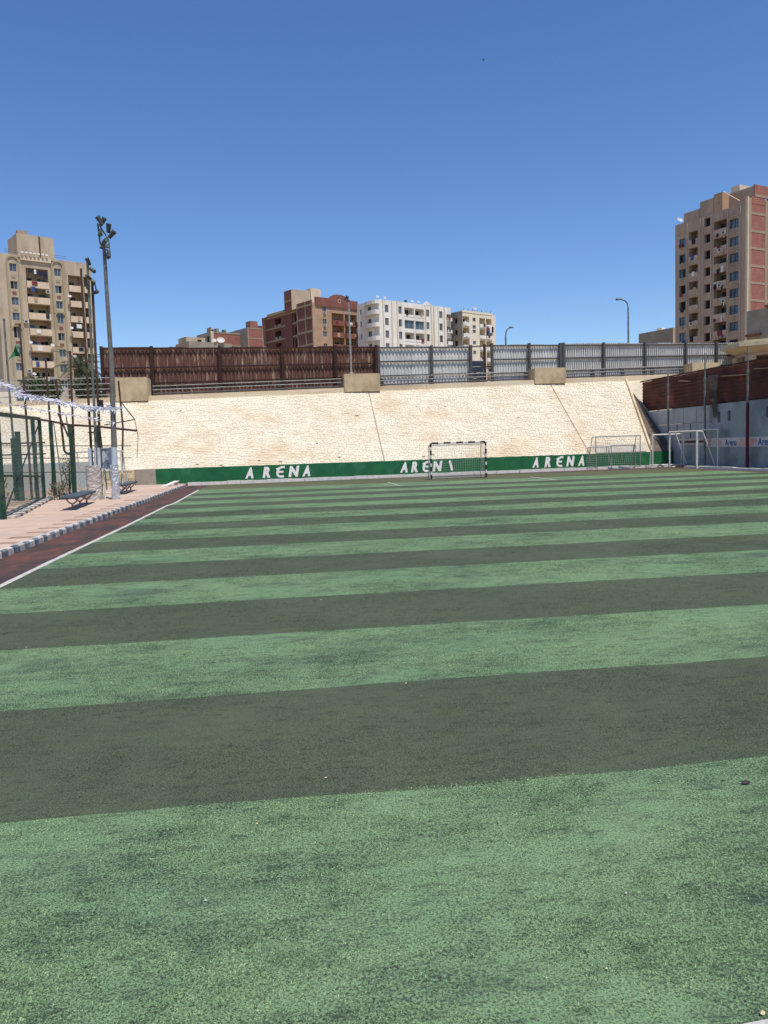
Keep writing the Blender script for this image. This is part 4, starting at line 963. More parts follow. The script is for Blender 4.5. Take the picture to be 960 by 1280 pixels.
# ------------------------------------------------------------------ buildings
def rot(v): return (v[0], v[1])
def facade(root, O, d, n, W, z0, z1, ops, m, win_m=GLASS, fr=FRAMEM, inner=None, name='wall', par_m=None):
    """ops: (s0, s1, z0, z1, kind); wall sheet with real recesses; windows and parapets become parts"""
    ops = [o for o in ops if o[0] < W and o[1] > 0]
    ops = [(max(0, o[0]), min(W, o[1]), *o[2:]) for o in ops]
    S_ = sorted({0, W, *[v for o in ops for v in o[:2]]}); Z = sorted({z0, z1, *[v for o in ops for v in o[2:4]]})
    P_ = lambda a, b, z: (O[0]+d[0]*a+n[0]*b, O[1]+d[1]*a+n[1]*b, z)
    s = MB()
    for a, b in zip(S_, S_[1:]):
        for c, e in zip(Z, Z[1:]):
            if any(o[0] <= a+1e-6 and b <= o[1]+1e-6 and o[2] <= c+1e-6 and e <= o[3]+1e-6 for o in ops): continue
            s.face([P_(a, 0, c), P_(b, 0, c), P_(b, 0, e), P_(a, 0, e)])
    for (a, b, c, e, k, *_) in ops:
        dp = {'w': .22, 'a': .6, 'b': 1.95, 'g': .35}[k]
        s.face([P_(a, 0, c), P_(a, -dp, c), P_(a, -dp, e), P_(a, 0, e)]); s.face([P_(b, 0, c), P_(b, 0, e), P_(b, -dp, e), P_(b, -dp, c)])
        s.face([P_(a, 0, c), P_(b, 0, c), P_(b, -dp, c), P_(a, -dp, c)]); s.face([P_(a, 0, e), P_(a, -dp, e), P_(b, -dp, e), P_(b, 0, e)])
        if k == 'b': s.face([P_(a, -dp, c), P_(b, -dp, c), P_(b, -dp, e), P_(a, -dp, e)])
    s.build(name, m, root)
    rb = random.Random(int(W*100+z1*10))
    for (a, b, c, e, k, *x) in ops:
        if k == 'w' or k == 'g':
            dp = .2 if k == 'w' else .33; f = MB(); t_ = .08
            f.obox(O, d, n, a, b, -dp, -dp+.06, c, c+t_); f.obox(O, d, n, a, b, -dp, -dp+.06, e-t_, e); f.obox(O, d, n, a, a+t_, -dp, -dp+.06, c+t_, e-t_); f.obox(O, d, n, b-t_, b, -dp, -dp+.06, c+t_, e-t_)
            m_ = (a+b)/2; f.obox(O, d, n, m_-.04, m_+.04, -dp, -dp+.06, c+t_, e-t_); w_ = f.build('window', fr, root)
            for p0, p1 in ((a, m_), (m_, b)):
                op = rb.random() < .22
                MB().obox(O, d, n, p0, p1, -dp-.05, -dp-.02, c, e).build('pane', GLASSD if op else win_m, w_)
        elif k == 'a':
            MB().obox(O, d, n, a, b, -.62, -.58, c, e).build('opening', GLASSD, root)
        elif k == 'b':
            wd = b-a; nd = 1 if wd < 2.6 else 2
            for q in range(nd):
                m_ = a+wd*((q+.5)/nd)+rb.uniform(-.2, .2); hw = min(.75, wd*.2); top = min(e-.15, c+2.0)
                dd_ = MB().obox(O, d, n, m_-hw, m_+hw, -1.93, -1.88, c, top).build('balcony_door', fr, root)
                MB().obox(O, d, n, m_-hw+.08, m_-.03, -1.87, -1.85, c+.1, top-.1).build('pane', GLASSD if rb.random() < .5 else GLASS, dd_)
                MB().obox(O, d, n, m_+.03, m_+hw-.08, -1.87, -1.85, c+.1, top-.1).build('pane', GLASSD if rb.random() < .6 else GLASS, dd_)
            if x and x[0]:
                ph = x[0]; pr = x[1] if len(x) > 1 else .1
                MB().obox(O, d, n, a+.004, b-.004, pr-.12, pr, c-ph*.25, c+ph*.75).build('parapet', par_m or m, root)
                if pr > .15: MB().obox(O, d, n, a+.004, b-.004, -.02, pr-.125, c-ph*.25, c-ph*.25+.12).build('balcony_slab', par_m or m, root)
            r_ = rb.random()
            if r_ < .6:
                h = c+rb.uniform(.7, 1.0); wq = rb.uniform(.5, 1.1); a2 = a+rb.uniform(.2, max(.3, wd-wq-.2)); pr = (x[1] if len(x) > 1 else .1)+.06
                MB().obox(O, d, n, a2, a2+wq, pr, pr+.05, h-rb.uniform(.6, 1.1), h).build('laundry', rb.choice(CLOTHS), root)
def AC(root, O, d, n, s0, z):
    o = MB().obox(O, d, n, s0, s0+.85, .03, .38, z, z+.6).build('air_conditioner', DISH, root)
    MB().obox(O, d, n, s0+.12, s0+.62, .381, .385, z+.08, z+.52).build('fan_grille', DKFR, o)
def dish(root, P0, r_=.45, az=200, el=35):
    a = R(az); e = R(el); f = Vector((math.sin(a)*math.cos(e), math.cos(a)*math.cos(e), math.sin(e))); u = f.orthogonal().normalized(); v = f.cross(u); c = Vector(P0); s = MB(); rows = []
    for q in (.0, .5, 1.0):
        rows.append([c+f*(-.18*r_+.3*r_*q*q)+(u*math.cos(t)+v*math.sin(t))*r_*q for t in [2*math.pi*k/10 for k in range(10)]])
    for i in range(10): s.face([rows[1][i], rows[1][(i+1) % 10], rows[0][0]]); s.face([rows[1][i], rows[2][i], rows[2][(i+1) % 10], rows[1][(i+1) % 10]])
    s.tube(c, c-Vector((0, 0, .7)), .04, n=4); s.tube(c-f*.1*r_, c+f*.7*r_, .02, n=4)
    s.build('satellite_dish', DISH, root)
def roofslab(root, O, d, v, W, D, z, m, par=.0, name='roof'):
    s = MB(); P_ = lambda a, b, zz: (O[0]+d[0]*a+v[0]*b, O[1]+d[1]*a+v[1]*b, zz)
    s.face([P_(0, 0, z), P_(W, 0, z), P_(W, D, z), P_(0, D, z)]); s.build(name, m, root)
    b = MB(); b.face([P_(W, 0, 5), P_(W, D, 5), P_(W, D, z+par), P_(W, 0, z+par)]); b.face([P_(W, D, 5), P_(0, D, 5), P_(0, D, z+par), P_(W, D, z+par)]); b.build('rear_wall', m, root)
def bld(label, corner, az, name='apartment_building'):
    a = R(az); d = (math.sin(a), math.cos(a)); v = (-math.cos(a), math.sin(a)); nf = (-v[0], -v[1]); nl = (-d[0], -d[1])
    return thing(name, (*corner, 5.0), label, 'building'), corner, d, v, nf, nl
def vbox(root, O, d, v, s0, s1, b0, b1, z0, z1, m, name):
    return MB().obox(O, d, v, s0, s1, b0, b1, z0, z1).build(name, m, root)

# A: sand coloured tower on the left
t, O, d, v, nf, nl = bld('tall sand coloured apartment tower with stacked balconies at the left', (-51.34, 158.6), 58)
ops = []
pz = [35.6, 32.6, 29.6, 26.6, 23.5, 20.4, 17.4, 14.3, 11.2]
for z in pz:
    ops.append((5.2, 9.3, z-1.15+.3, z+2.05 if z > 35 else z+1.2, 'b', 1.25, .35)); ops.append((13.1, 15.7, z-.85, z+1.55, 'b', 1.2, .35)); ops.append((16.1, 17.3, z-.85, z+1.55, 'b', 1.2, .35))
ops = [(a, b, c+.0, e+.55, k, *x) for a, b, c, e, k, *x in ops]
for i, z in enumerate([37.9, 34.6, 31.6, 28.7, 25.4, 22.2, 19.2, 16.1]):
    h = 1.5 if i not in (4,) else 2.3
    ops.append((2.3, 3.6, z-.7, z-.7+h, 'w')); ops.append((10.5, 11.8, z-.7, z-.7+(2.3 if i == 3 else 1.5), 'w'))
facade(t, O, d, nf, 17.8, 5, 40.4, ops, SANDW, par_m=SANDL)
facade(t, O, v, nl, 16, 5, 40.2, [(2+4*i, 3.4+4*i, z-.7, z+.8, 'w') for i in range(4) for z in (37.9, 34.6, 31.6, 28.7, 25.4, 22.2)], SANDW)
roofslab(t, O, d, v, 17.8, 16, 40.0, SANDL, .4)
for s0 in (1.7, 9.9):
    for a in (s0, s0+2.1):
        vbox(t, O, d, nf, a, a+.3, 0, .22, 26.7 if s0 < 5 else 30, 39.2, TRIM, 'pilaster'); vbox(t, O, d, nf, a, a+.3, 0, .22, 12, 26.2 if s0 < 5 else 29.4, TRIM, 'pilaster')
    for zb_ in (39.2, 26.2 if s0 < 5 else 29.4):     # arches
        s = MB(); cs = s0+1.2
        for k in range(8):
            a0 = math.pi*k/8; a1 = math.pi*(k+1)/8; pt = lambda r_, q, b: (O[0]+d[0]*(cs+r_*math.cos(q))+nf[0]*b, O[1]+d[1]*(cs+r_*math.cos(q))+nf[1]*b, zb_+r_*.75*math.sin(q))
            s.hexa([pt(.9, a0, 0), pt(1.2, a0, 0), pt(1.2, a1, 0), pt(.9, a1, 0), pt(.9, a0, .22), pt(1.2, a0, .22), pt(1.2, a1, .22), pt(.9, a1, .22)])
        s.build('arch_moulding', TRIM, t)
for z in (36.3, 33.2, 30.2, 27.2, 23.9, 20.8):
    for s0 in (2.55, 10.75): vbox(t, O, d, nf, s0, s0+.75, 0, .1, z-.25, z+.25, REDBR if int(z) % 2 else TRIM, 'terracotta_plaque')
vbox(t, O, d, nf, 4.3, 9.9, -.02, .35, 39.5, 40.2, SANDL, 'cornice')
vbox(t, O, d, v, 3.9, 10.7, -.2, 6, 40.0, 44.4, SANDW, 'stair_tower'); vbox(t, O, d, v, 4.2, 6.0, .0, 1.2, 44.4, 45.1, TAUPE, 'water_tank')
vbox(t, O, d, v, 7.9, 8.1, -.35, -.2, 40.5, 44.3, BRFR, 'drain_pipe'); 
for k in range(7): dish(t, (O[0]+d[0]*(4.6+k*.75)+nf[0]*.6, O[1]+d[1]*(4.6+k*.75)+nf[1]*.6, 40.9), .26, 150)
for s0, z in ((5.0, 23.9), (9.0, 23.6), (12.9, 33.4), (12.9, 27.2), (13.2, 21.6), (5.3, 17.9)): dish(t, (O[0]+d[0]*s0+nf[0]*.9, O[1]+d[1]*s0+nf[1]*.9, z), .36, 150)
for s0, z in ((4.2, 27.6), (12.1, 21.2), (8.6, 33.6), (4.2, 18.2)): AC(t, O, d, nf, s0, z)
for s0, z, c, w_ in ((5.6, 38.0, 0, .9), (6.6, 37.9, 1, .4), (7.2, 37.7, 0, 1.6), (8.4, 37.2, 0, .6), (5.8, 34.6, 2, .8), (6.5, 34.4, 0, .6), (14.0, 28.1, 1, 1.1), (13.6, 28.0, 0, .5), (6.9, 25.0, 3, .3), (14.9, 21.6, 1, .4)):
    vbox(t, O, d, nf, s0, s0+w_, .38, .43, z-.8, z, CLOTHS[c], 'laundry')
for zz in (40.8, 41.2): vbox(t, O, d, nf, 1.6, 3.8, -.1, -.05, zz, zz+.06, DKFR, 'roof_railing'); vbox(t, O, d, nf, 10.8, 13, -.1, -.05, zz, zz+.06, DKFR, 'roof_railing')

# G: tall taupe tower on the right with brick side
t, O, d, v, nf, nl = bld('tallest taupe apartment tower at the right with a red brick side', (84.24, 133.63), 69.4)
ops = []
for i, z in enumerate([39.4, 36.4, 33.6, 30.5, 27.4, 24.4, 21.4, 18.3]):
    ops.append((13.6, 15.1, z-.8, z+.85, 'a' if i in (3, 4) else 'w'))
for z in [40.1, 37.0, 33.8, 30.7, 27.7, 24.7, 21.7, 18.6]: ops.append((10.7, 12.8, z-1.25, z+.95, 'b', .9, .1))
for z in [41.9, 38.9, 35.9, 32.8, 29.7, 26.7, 23.7, 20.6, 17.5]: ops.append((7.9, 9.2, z-.8, z+.8, 'a'))
for z in [40.5, 37.4, 34.2, 31.1, 28.0, 25.1, 22.0, 19.0]: ops.append((4.3, 7.1, z-1.25, z+1.0, 'b', .9, .1))
for z in [40.1, 36.9, 34.0, 30.7, 27.7, 24.7, 21.7, 18.6]: ops.append((1.8, 3.7, z-.75, z+.85, 'g'))
facade(t, O, v, nl, 16.1, 5, 43.2, ops, TAUPE, win_m=BLUEG, par_m=TAUPL, fr=mat('dark_window_frame', lin((70, 84, 96)), None))
for z in (38.4, 35.4, 32.2, 29.2, 26.2, 23.2):
    for s0 in (2.45, 14.1):
        q = MB(); P0 = (O[0]+v[0]*(s0+.3)+nl[0]*.01, O[1]+v[1]*(s0+.3)+nl[1]*.01, z); q.tube(P0, (P0[0]+nl[0]*.08, P0[1]+nl[1]*.08, z), .32, n=10); q.build('roundel', CFRAME, t)
for s0 in (10.1, 13.1, 7.5, 9.4, 3.95, 1.3): vbox(t, O, v, nl, s0, s0+.14, 0, .12, 12, 42.9, TAUPL, 'pilaster')
brick_cols = ((.0, 1.1), (4.9, 5.6), (9.6, 10.3), (14.0, 14.4))
for i, z in enumerate((43.9, 44.6, 41.4, 38.3, 35.3, 32.2, 29.2, 26.1, 23.0)):
    if i: vbox(t, O, d, nf, 0.0 if z < 44 else 2.0, 14.4, -.3, .002, z-.22, z+.22, CFRAME, 'concrete_beam')
for a, b in brick_cols: vbox(t, O, d, nf, a if a else .25, b, -.3, .006, 5, 44.0, CFRAME, 'concrete_column')
vbox(t, O, d, nf, -.12, .22, -.3, .18, 5, 44.1, SANDL, 'corner_strip')
zz = [5, 22.78, 23.22, 25.88, 26.32, 28.98, 29.42, 31.98, 32.42, 35.08, 35.52, 38.08, 38.52, 41.18, 41.62, 44.38]
for a, b in ((1.1, 4.9), (5.6, 9.6), (10.3, 14.0)):
    for k in range(0, len(zz), 2): vbox(t, O, d, nf, a, b, -.3, -.05, zz[k], zz[k+1], BRICK, 'brick_panel')
vbox(t, O, d, nf, 2.0, 14.4, -.3, -.04, 44.83, 46.5, BRICK, 'brick_panel')
roofslab(t, O, d, v, 14.4, 16.1, 43.1, TAUPL, .1)
vbox(t, O, v, nl, .3, 5.2, -2.2, -2.0, 43.1, 46.3, TAUPE, 'roof_wall')
s = MB()
vbox(t, O, v, nl, 5.3, 7.2, -6, -.05, 43.2, 46.5, TANR, 'lift_room'); vbox(t, O, v, nl, 3.4, 5.25, -6, -2.3, 44, 47.5, SANDL, 'stair_tower')
vbox(t, O, v, nl, 7.3, 10.3, -5, -.1, 43.2, 46.0, TAUPE, 'penthouse'); vbox(t, O, v, nl, 10.4, 14.1, -5, -.1, 43.2, 44.9, TAUPE, 'penthouse')
vbox(t, O, v, nl, 9.5, 10.6, -6, -5.05, 44.9, 47.0, TANR, 'water_tank')
MB().tube((O[0]+v[0]*5, O[1]+v[1]*5, 46.4), (O[0]+v[0]*1.6, O[1]+v[1]*1.6, 43.8), .09, n=5).build('pipe', SANDL, t)
dish(t, (O[0]+v[0]*15, O[1]+v[1]*15, 44), .6, 170)

rb = random.Random(31)
for z in (39.9, 36.8, 33.6, 30.5, 27.5, 24.5, 21.4):
    if rb.random() < .5: AC(t, O, v, nl, rb.choice((4.4, 5.2, 6.2, 11.0, 11.6)), z-rb.uniform(.9, 1.3))
    for q in range(3):
        a_ = rb.uniform(4.4, 6.6); vbox(t, O, v, nl, a_, a_+rb.uniform(.2, .6), .13, .18, z-rb.uniform(1.2, 1.7), z-rb.uniform(.4, .9), rb.choice(CLOTHS), 'laundry')
    if rb.random() < .5: a_ = rb.uniform(13.5, 14.4); vbox(t, O, v, nl, a_, a_+.6, .05, .3, z-1.3, z-.7, rb.choice(CLOTHS), 'laundry')
for z in (34.8, 40.9, 28.6):      # small arched hoods over some windows
    for s0, hw in ((2.75, 1.1), (14.35, .85)):
        m_ = MB()
        for k in range(8):
            a0, a1 = math.pi*k/8, math.pi*(k+1)/8; pt = lambda r_, q, b: (O[0]+v[0]*(s0+r_*math.cos(q))+nl[0]*b, O[1]+v[1]*(s0+r_*math.cos(q))+nl[1]*b, z+r_*.6*math.sin(q))
            m_.hexa([pt(hw-.15, a0, 0), pt(hw, a0, 0), pt(hw, a1, 0), pt(hw-.15, a1, 0), pt(hw-.15, a0, .16), pt(hw, a0, .16), pt(hw, a1, .16), pt(hw-.15, a1, .16)])
        m_.build('window_hood', TAUPL, t)
# D: brown brick block with curved gable
t, O, d, v, nf, nl = bld('brown brick block with a curved gable and a taller stair tower', (9.69, 203.86), 58)
ops = [(3.1, 4.3, z-.7, z+.7, 'w') for z in (37.6, 34.5, 31.3, 28.2, 25.1)]
for z in (35.0, 31.9, 28.8, 25.7, 22.6): ops += [(6.0, 9.9, z-1.0, z+1.9, 'b', 1.35, .5), (10.2, 14.2, z-1.0, z+1.9, 'b', 1.35, .5)]
facade(t, O, d, nf, 14.4, 5, 39.0, ops, TANR, par_m=REDBR)
vbox(t, O, d, nf, .9, 14.5, -.25, .3, 38.3, 40.5, REDBR, 'parapet_band')
s = MB(); pt = lambda q, b: (O[0]+d[0]*(8.4+3.0*math.cos(q))+nf[0]*b, O[1]+d[1]*(8.4+3.0*math.cos(q))+nf[1]*b, 40.45+1.25*math.sin(q))
for k in range(10):
    a0, a1 = math.pi*k/10, math.pi*(k+1)/10; c0 = (pt(math.pi/2, 0)[0], pt(math.pi/2, 0)[1]); 
    s.face([pt(a0, .3), pt(a1, .3), (O[0]+d[0]*8.4+nf[0]*.3, O[1]+d[1]*8.4+nf[1]*.3, 40.45)]); s.face([pt(a0, .3), pt(a0, -.2), pt(a1, -.2), pt(a1, .3)])
    s.face([pt(a1, -.2), pt(a0, -.2), (O[0]+d[0]*8.4-nf[0]*.2, O[1]+d[1]*8.4-nf[1]*.2, 40.45)])
s.build('curved_gable', REDBR, t)
s = MB(); cc = lambda q, r_, b: (O[0]+d[0]*(8.4+r_*math.cos(q))+nf[0]*b, O[1]+d[1]*(8.4+r_*math.cos(q))+nf[1]*b, 40.0+r_*math.sin(q))
for k in range(10):
    a0, a1 = 2*math.pi*k/10, 2*math.pi*(k+.7)/10; s.face([cc(a0, .4, .33), cc(a0, .55, .33), cc(a1, .55, .33), cc(a1, .4, .33)])
s.build('emblem_ring', SANDL, t)
LW = 25
facade(t, O, v, nl, 7.3, 5, 39.7, [], BRICKD)
for z in (38.6, 35.3, 31.9, 28.6, 25.3):
    vbox(t, O, v, nl, .0, 7.3, 0, .1, z-.25, z+.25, CFRAME, 'concrete_beam'); vbox(t, O, v, nl, 7.35, 24.9, -1.2, -1.0, z-.25-(.3 if z > 38 else 0), z+.2-(.3 if z > 38 else 0), CFRAME, 'concrete_beam')
for s0 in (.0, 3.1, 6.9): vbox(t, O, v, nl, s0, s0+.35, 0, .06, 5, 39.7, CFRAME, 'concrete_column')
O2 = (O[0]-nl[0]*1.2, O[1]-nl[1]*1.2)
ops = []
for z in (36.5, 33.2, 29.9, 26.6): ops += [(8.0, 10.2, z-1.1, z+1.2, 'a'), (17.0, 20.2, z-1.1, z+1.2, 'b', .9, .05)]
facade(t, O2, v, nl, 24.9, 5, 38.6, ops, BRICKD, par_m=CFRAME, name='rear_wing_wall')
roofslab(t, O, d, v, 14.4, 24.9, 38.55, TANR, .1)
vbox(t, O, v, nl, 11.0, 14.5, -3.2, -.95, 5, 44.2, BRICKD, 'stair_tower'); vbox(t, O, v, nl, 10.85, 10.995, -7.0, -.95, 38, 44.3, SANDW, 'stair_tower_end'); vbox(t, O, v, nl, 11, 14.5, -7.0, -3.21, 38, 44.25, SANDW, 'stair_tower')
for z in (41.4, 38.2): vbox(t, O, v, nl, 10.99, 14.52, -3.0, -.9, z-.2, z+.2, CFRAME, 'concrete_beam')
vbox(t, O, v, nl, 10.9, 13, -10.5, -7.2, 38.6, 45.2, SANDL, 'water_tank')
for k in range(6): dish(t, (O[0]+v[0]*(16+k*1.3)+d[0]*1.8, O[1]+v[1]*(16+k*1.3)+d[1]*1.8, 39.4), .45, 160)
vbox(t, O, v, nl, 15.5, 24, -1.25, -1.1, 38.6, 39.5, TRIM, 'parapet')
for z in (36.5, 33.2): AC(t, O, d, nf, 3.2, z)

# E: white block
t, O, d, v, nf, nl = bld('white apartment block with rounded corner balconies and a small gable', (26.48, 201.63), 58)
ops = []
for z in (37.1, 33.8, 30.6, 27.4, 24.2): ops += [(2.0, 3.2, z-.9, z+1.0, 'w'), (6.6, 7.7, z-.9, z+1.0, 'w'), (16.3, 17.5, z-.9, z+1.0, 'w'), (21.2, 22.4, z-.9, z+1.0, 'w')]
for z in (35.9, 32.7, 29.5, 26.3): ops += [(8.6, 12.0, z-.1, z+2.1, 'g' if z == 32.7 else 'b', .6, .06), (12.4, 15.6, z-.1, z+2.1, 'g' if z == 32.7 else 'b', .6, .06), (23.9, 25.6, z-.1, z+1.6, 'b', .9, .5)]
facade(t, O, d, nf, 25.6, 5, 39.3, ops, WHR, par_m=WHR)
for s0 in (1.2, 4.1, 5.9, 15.9, 18.0, 19.0, 20.6, 22.9): vbox(t, O, d, nf, s0, s0+.22, 0, .3, 12, 39.2, CRMR, 'pilaster')
s = MB(); g3p = lambda a, z, b: (O[0]+d[0]*a+nf[0]*b, O[1]+d[1]*a+nf[1]*b, z)
s.face([g3p(15.2, 39.25, .05), g3p(18.4, 39.25, .05), g3p(16.8, 40.3, .05)]); s.face([g3p(18.4, 39.25, -.3), g3p(15.2, 39.25, -.3), g3p(16.8, 40.3, -.3)]); s.face([g3p(15.2, 39.25, .05), g3p(16.8, 40.3, .05), g3p(16.8, 40.3, -.3), g3p(15.2, 39.25, -.3)]); s.face([g3p(16.8, 40.3, .05), g3p(18.4, 39.25, .05), g3p(18.4, 39.25, -.3), g3p(16.8, 40.3, -.3)])
s.build('gable', WHR, t)
ops = []
for z in (37.1, 34.0, 30.8, 27.6): ops += [(7.2, 8.0, z-.7, z+.7, 'a'), (3.2, 4.6, z-1.0, z+.9, 'w')]
facade(t, O, v, nl, 9.0, 5, 39.3, ops, WHR)
for z, mm in ((35.6, WHR), (32.4, WHR), (29.0, WHR), (38.2, WHR), (25.8, WHR)):   # rounded balconies round the corner
    s = MB(); h = 1.1 if z < 38 else .9; pts = [(5.8, 0), (5.0, .8), (3.5, 1.15), (1.2, 1.2), (.3, 1.0), (-.15, .35), (-.2, 0)]
    W_ = lambda p, zz, q=0: (O[0]+v[0]*p[0]+nl[0]*(p[1]-q), O[1]+v[1]*p[0]+nl[1]*(p[1]-q), zz)
    for a, b in zip(pts, pts[1:]): s.face([W_(a, z), W_(b, z), W_(b, z+h), W_(a, z+h)]); s.face([W_(a, z, .1), W_(b, z, .1), W_(b, z+h, .1), W_(a, z+h, .1)][::-1]); s.face([W_(a, z+h), W_(b, z+h), W_(b, z+h, .1), W_(a, z+h, .1)])
    s.face([W_(p, z) for p in pts]); s.build('rounded_balcony', mm, t)
roofslab(t, O, d, v, 25.6, 9, 39.1, WHR, .1)
for s0 in (.2, 2.6, 12, 14.2): dish(t, (O[0]+d[0]*s0+v[0]*.6, O[1]+d[1]*s0+v[1]*.6, 40.0), .4, 160)
vbox(t, O, d, v, 10, 10.5, 1, 1.5, 39.1, 40.2, DKFR, 'water_tank')

# F: cream block to the right
t, O, d, v, nf, nl = bld('cream and white block with red backed balconies behind the fence gap', (51.07, 213.76), 58)
ops = []
for z in (35.0, 31.9, 28.8, 25.7, 22.6, 19.5): ops += [(.1, 2.7, z-.5, z+1.9, 'b', 1.0, .3), (6.7, 9.1, z-.5, z+1.9, 'b', .9, .25), (9.4, 11.7, z-.5, z+1.9, 'b', .9, .25)]
for z in (36.2, 34.2, 33.0, 29.9, 27.2, 24.4, 21.5): ops.append((4.0, 5.2, z-.5, z+.5, 'w'))
facade(t, O, d, nf, 13.4, 5, 38.0, ops, CRMR, par_m=WHR)
facade(t, O, v, nl, 8, 5, 38.3, [(2, 3.2, z, z+1.4, 'a') for z in (35.2, 32, 29)], GREYB)
roofslab(t, O, d, v, 13.4, 8, 37.8, CRMR, .1)
vbox(t, O, d, nf, -.05, 12, -.2, .1, 37.9, 38.5, CRMR, 'parapet')
for k in range(7): vbox(t, O, d, nf, 1+k*1.8, 1.15+k*1.8, -.6, -.45, 38, 39.2, CFRAME, 'starter_column')
dish(t, (O[0]+d[0]*5, O[1]+d[1]*5, 39.3), .5, 160)
for s0, z, c in ((9.5, 34.3, 3), (10.6, 34.2, 1), (11.4, 34.3, 0), (9.9, 33.4, 2)): vbox(t, O, d, nf, s0, s0+.7, .3, .36, z-1.2, z+.4, CLOTHS[c], 'laundry')

# C: red brick unfinished blocks
t, O, d, v, nf, nl = bld('low unfinished red brick block with a grey frame left of the brown block', (-3.65, 266.7), 58)
facade(t, O, d, nf, .1, 5, 42.2, [], BRICKD); zt = 42.0
O3 = (O[0]-d[0]*6.2, O[1]-d[1]*6.2)
facade(t, O3, d, nf, 6.2, 5, zt, [], BRICK, name='brick_wall')
for s0 in (0, 5.8): vbox(t, O3, d, nf, s0, s0+.4, 0, .08, 5, zt, CFRAME, 'concrete_column')
for z in (41.8, 38.6, 35): vbox(t, O3, d, nf, .42, 5.78, 0, .07, z-.2, z+.2, CFRAME, 'concrete_beam')
roofslab(t, O3, d, v, 6.2, 12, zt-.1, GREYB, .1)
facade(t, O3, v, nl, 12, 5, zt, [], GREYB, name='side_wall')
vbox(t, O3, d, v, 1.8, 4.6, 1, 4, 41.9, 44.4, BRICK, 'stair_room'); vbox(t, O3, d, v, 5.4, 8.2, 4, 6, 41.9, 43.6, BRICKD, 'stair_room')
t, O, d, v, nf, nl = bld('long low brick and grey block with a cluttered roof behind the brown fence', (-20.6, 262), 58)
facade(t, O, d, nf, 13.2, 5, 40.6, [], BRICK); facade(t, O, v, nl, 10, 5, 40.6, [(1, 3, 37, 39.3, 'a'), (5, 7, 37, 39.3, 'a')], GREYB)
vbox(t, O, d, nf, 0, 1.0, 0, .1, 5, 40.7, SANDL, 'corner_strip'); vbox(t, O, d, nf, 1, 13.2, 0, .1, 40.2, 40.7, CFRAME, 'concrete_beam'); vbox(t, O, d, nf, 1, 13.2, 0, .1, 36.3, 36.8, CFRAME, 'concrete_beam')
roofslab(t, O, d, v, 13.2, 10, 40.3, GREYB, .3)
rb = random.Random(8)
for k in range(9): a = rb.uniform(-.5, 12.5); vbox(t, O, d, v, a, a+rb.uniform(.3, .9), rb.uniform(.3, 2), 3, 40.3, 40.9+rb.uniform(.2, 1.3), rb.choice([GREYB, DKFR, CFRAME]), 'rooftop_clutter')
# B: low beige houses
t, O, d, v, nf, nl = bld('low beige house top with a big satellite dish above the brown fence', (-19.7, 186.7), 58, 'house')
facade(t, O, d, nf, 11, 5, 27.35, [(5, 6, 23, 24.5, 'w')], GREYB); facade(t, O, v, nl, 7, 5, 27.35, [], TAUPE); roofslab(t, O, d, v, 11, 7, 27.2, GREYB, .1)
vbox(t, O, d, v, .3, 5.2, 2, 6, 27.2, 28.6, SANDW, 'roof_room'); vbox(t, O, d, v, 3.2, 4.2, 1.94, 2.0, 27.6, 28.1, GLASSD, 'opening')
dish(t, (O[0]+d[0]*8.2, O[1]+d[1]*8.2, 28.0), .95, 170, 40); dish(t, (O[0]+d[0]*6.6, O[1]+d[1]*6.6, 27.9), .5, 170)
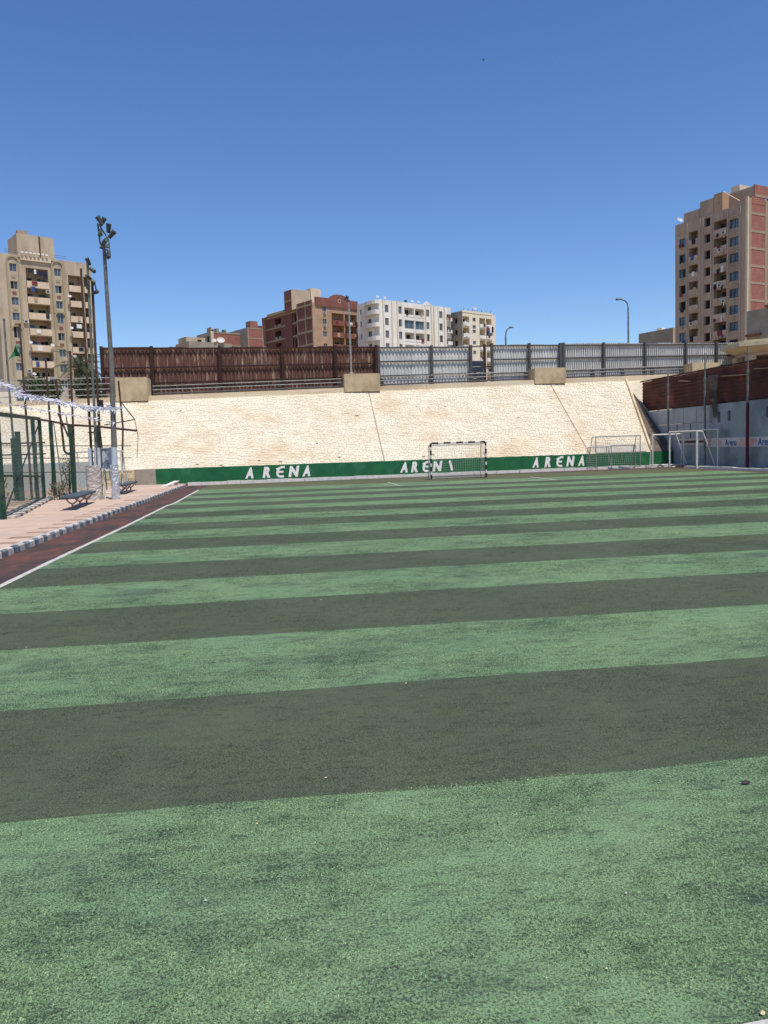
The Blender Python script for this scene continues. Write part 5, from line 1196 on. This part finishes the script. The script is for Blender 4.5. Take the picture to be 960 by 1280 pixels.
# H, I
t, O, d, v, nf, nl = bld('low grey building left of the taupe tower, behind the fence', (85.5, 162.8), 69.4)
facade(t, O, v, nl, 9.8, 5, 25.6, [(1+2.3*i, 2.2+2.3*i, 21.5, 22.8, 'w') for i in range(4)], GREYB); facade(t, O, d, nf, 10, 5, 25.6, [], SANDW); roofslab(t, O, d, v, 10, 9.8, 25.4, SANDL, .2)
vbox(t, O, v, nl, 5, 6.4, -3, -2, 25.4, 26.4, WHR, 'roof_tank')
t, O, d, v, nf, nl = bld('grey rendered house with dark windows at the right edge, below the brick side', (70.8, 98.5), 69.4, 'house')
facade(t, O, v, nl, 9.2, 5, 19.6, [(3.6, 5.0, 16.3, 17.6, 'w'), (3.6, 5.0, 13.5, 14.8, 'w'), (.6, 1.9, 16.3, 17.6, 'w'), (.6, 1.9, 13.5, 14.8, 'w')], GREYB); facade(t, O, d, nf, 8, 5, 19.6, [], SANDW); roofslab(t, O, d, v, 8, 9.2, 19.5, SANDL, .1)
vbox(t, O, v, nl, -.2, 6.0, -.4, .5, 19.6, 19.95, REDBR, 'eave'); dish(t, (O[0]+v[0]*5, O[1]+v[1]*5, 20.6), .35, 160)
vbox(t, O, v, nl, 6.8, 9.0, -.4, .7, 15.9, 16.2, REDBR, 'canopy'); vbox(t, O, v, nl, .2, 5.8, 0, 1.1, 12.1, 12.9, GREYB, 'balcony')
# K: cream low building at far left
t = thing('low_building', (-23, 75, 5), 'low cream building with a dark window behind the railing at far left', 'building')
facade(t, (-32, 75), (1, 0), (0, -1), 11.7, 5, 8.5, [(2, 4.5, 6.6, 8.0, 'w'), (8.6, 11.0, 6.7, 7.9, 'w')], CRMR)
MB().box(-32, -20.3, 75.05, 80, 8.2, 8.5).build('roof', CRMR, t); MB().box(-32.1, -20.2, 74.8, 75.0, 8.35, 8.62).build('roof_edge', SANDW, t)
MB().box(-20.5, -20.3, 75.05, 80, 5, 8.2).build('side_wall', CRMR, t)

# a bird far up
s = MB(); c = Vector((33.4, 122, 60.3))
s.face([c+Vector((0, .15, 0)), c+Vector((.38, 0, .14)), c+Vector((.05, -.12, 0))]); s.face([c+Vector((0, .15, 0)), c+Vector((-.05, -.12, 0)), c+Vector((-.38, 0, .14))])
s.hexa([tuple(c+Vector(q)) for q in ((-.03, -.25, -.05), (.03, -.25, -.05), (.05, .2, -.06), (-.05, .2, -.06), (-.03, -.25, .02), (.03, -.25, .02), (.05, .2, .04), (-.05, .2, .04))])
tag(s.build('bird', BLACK), 'single tiny dark bird high in the clear blue sky', 'bird')
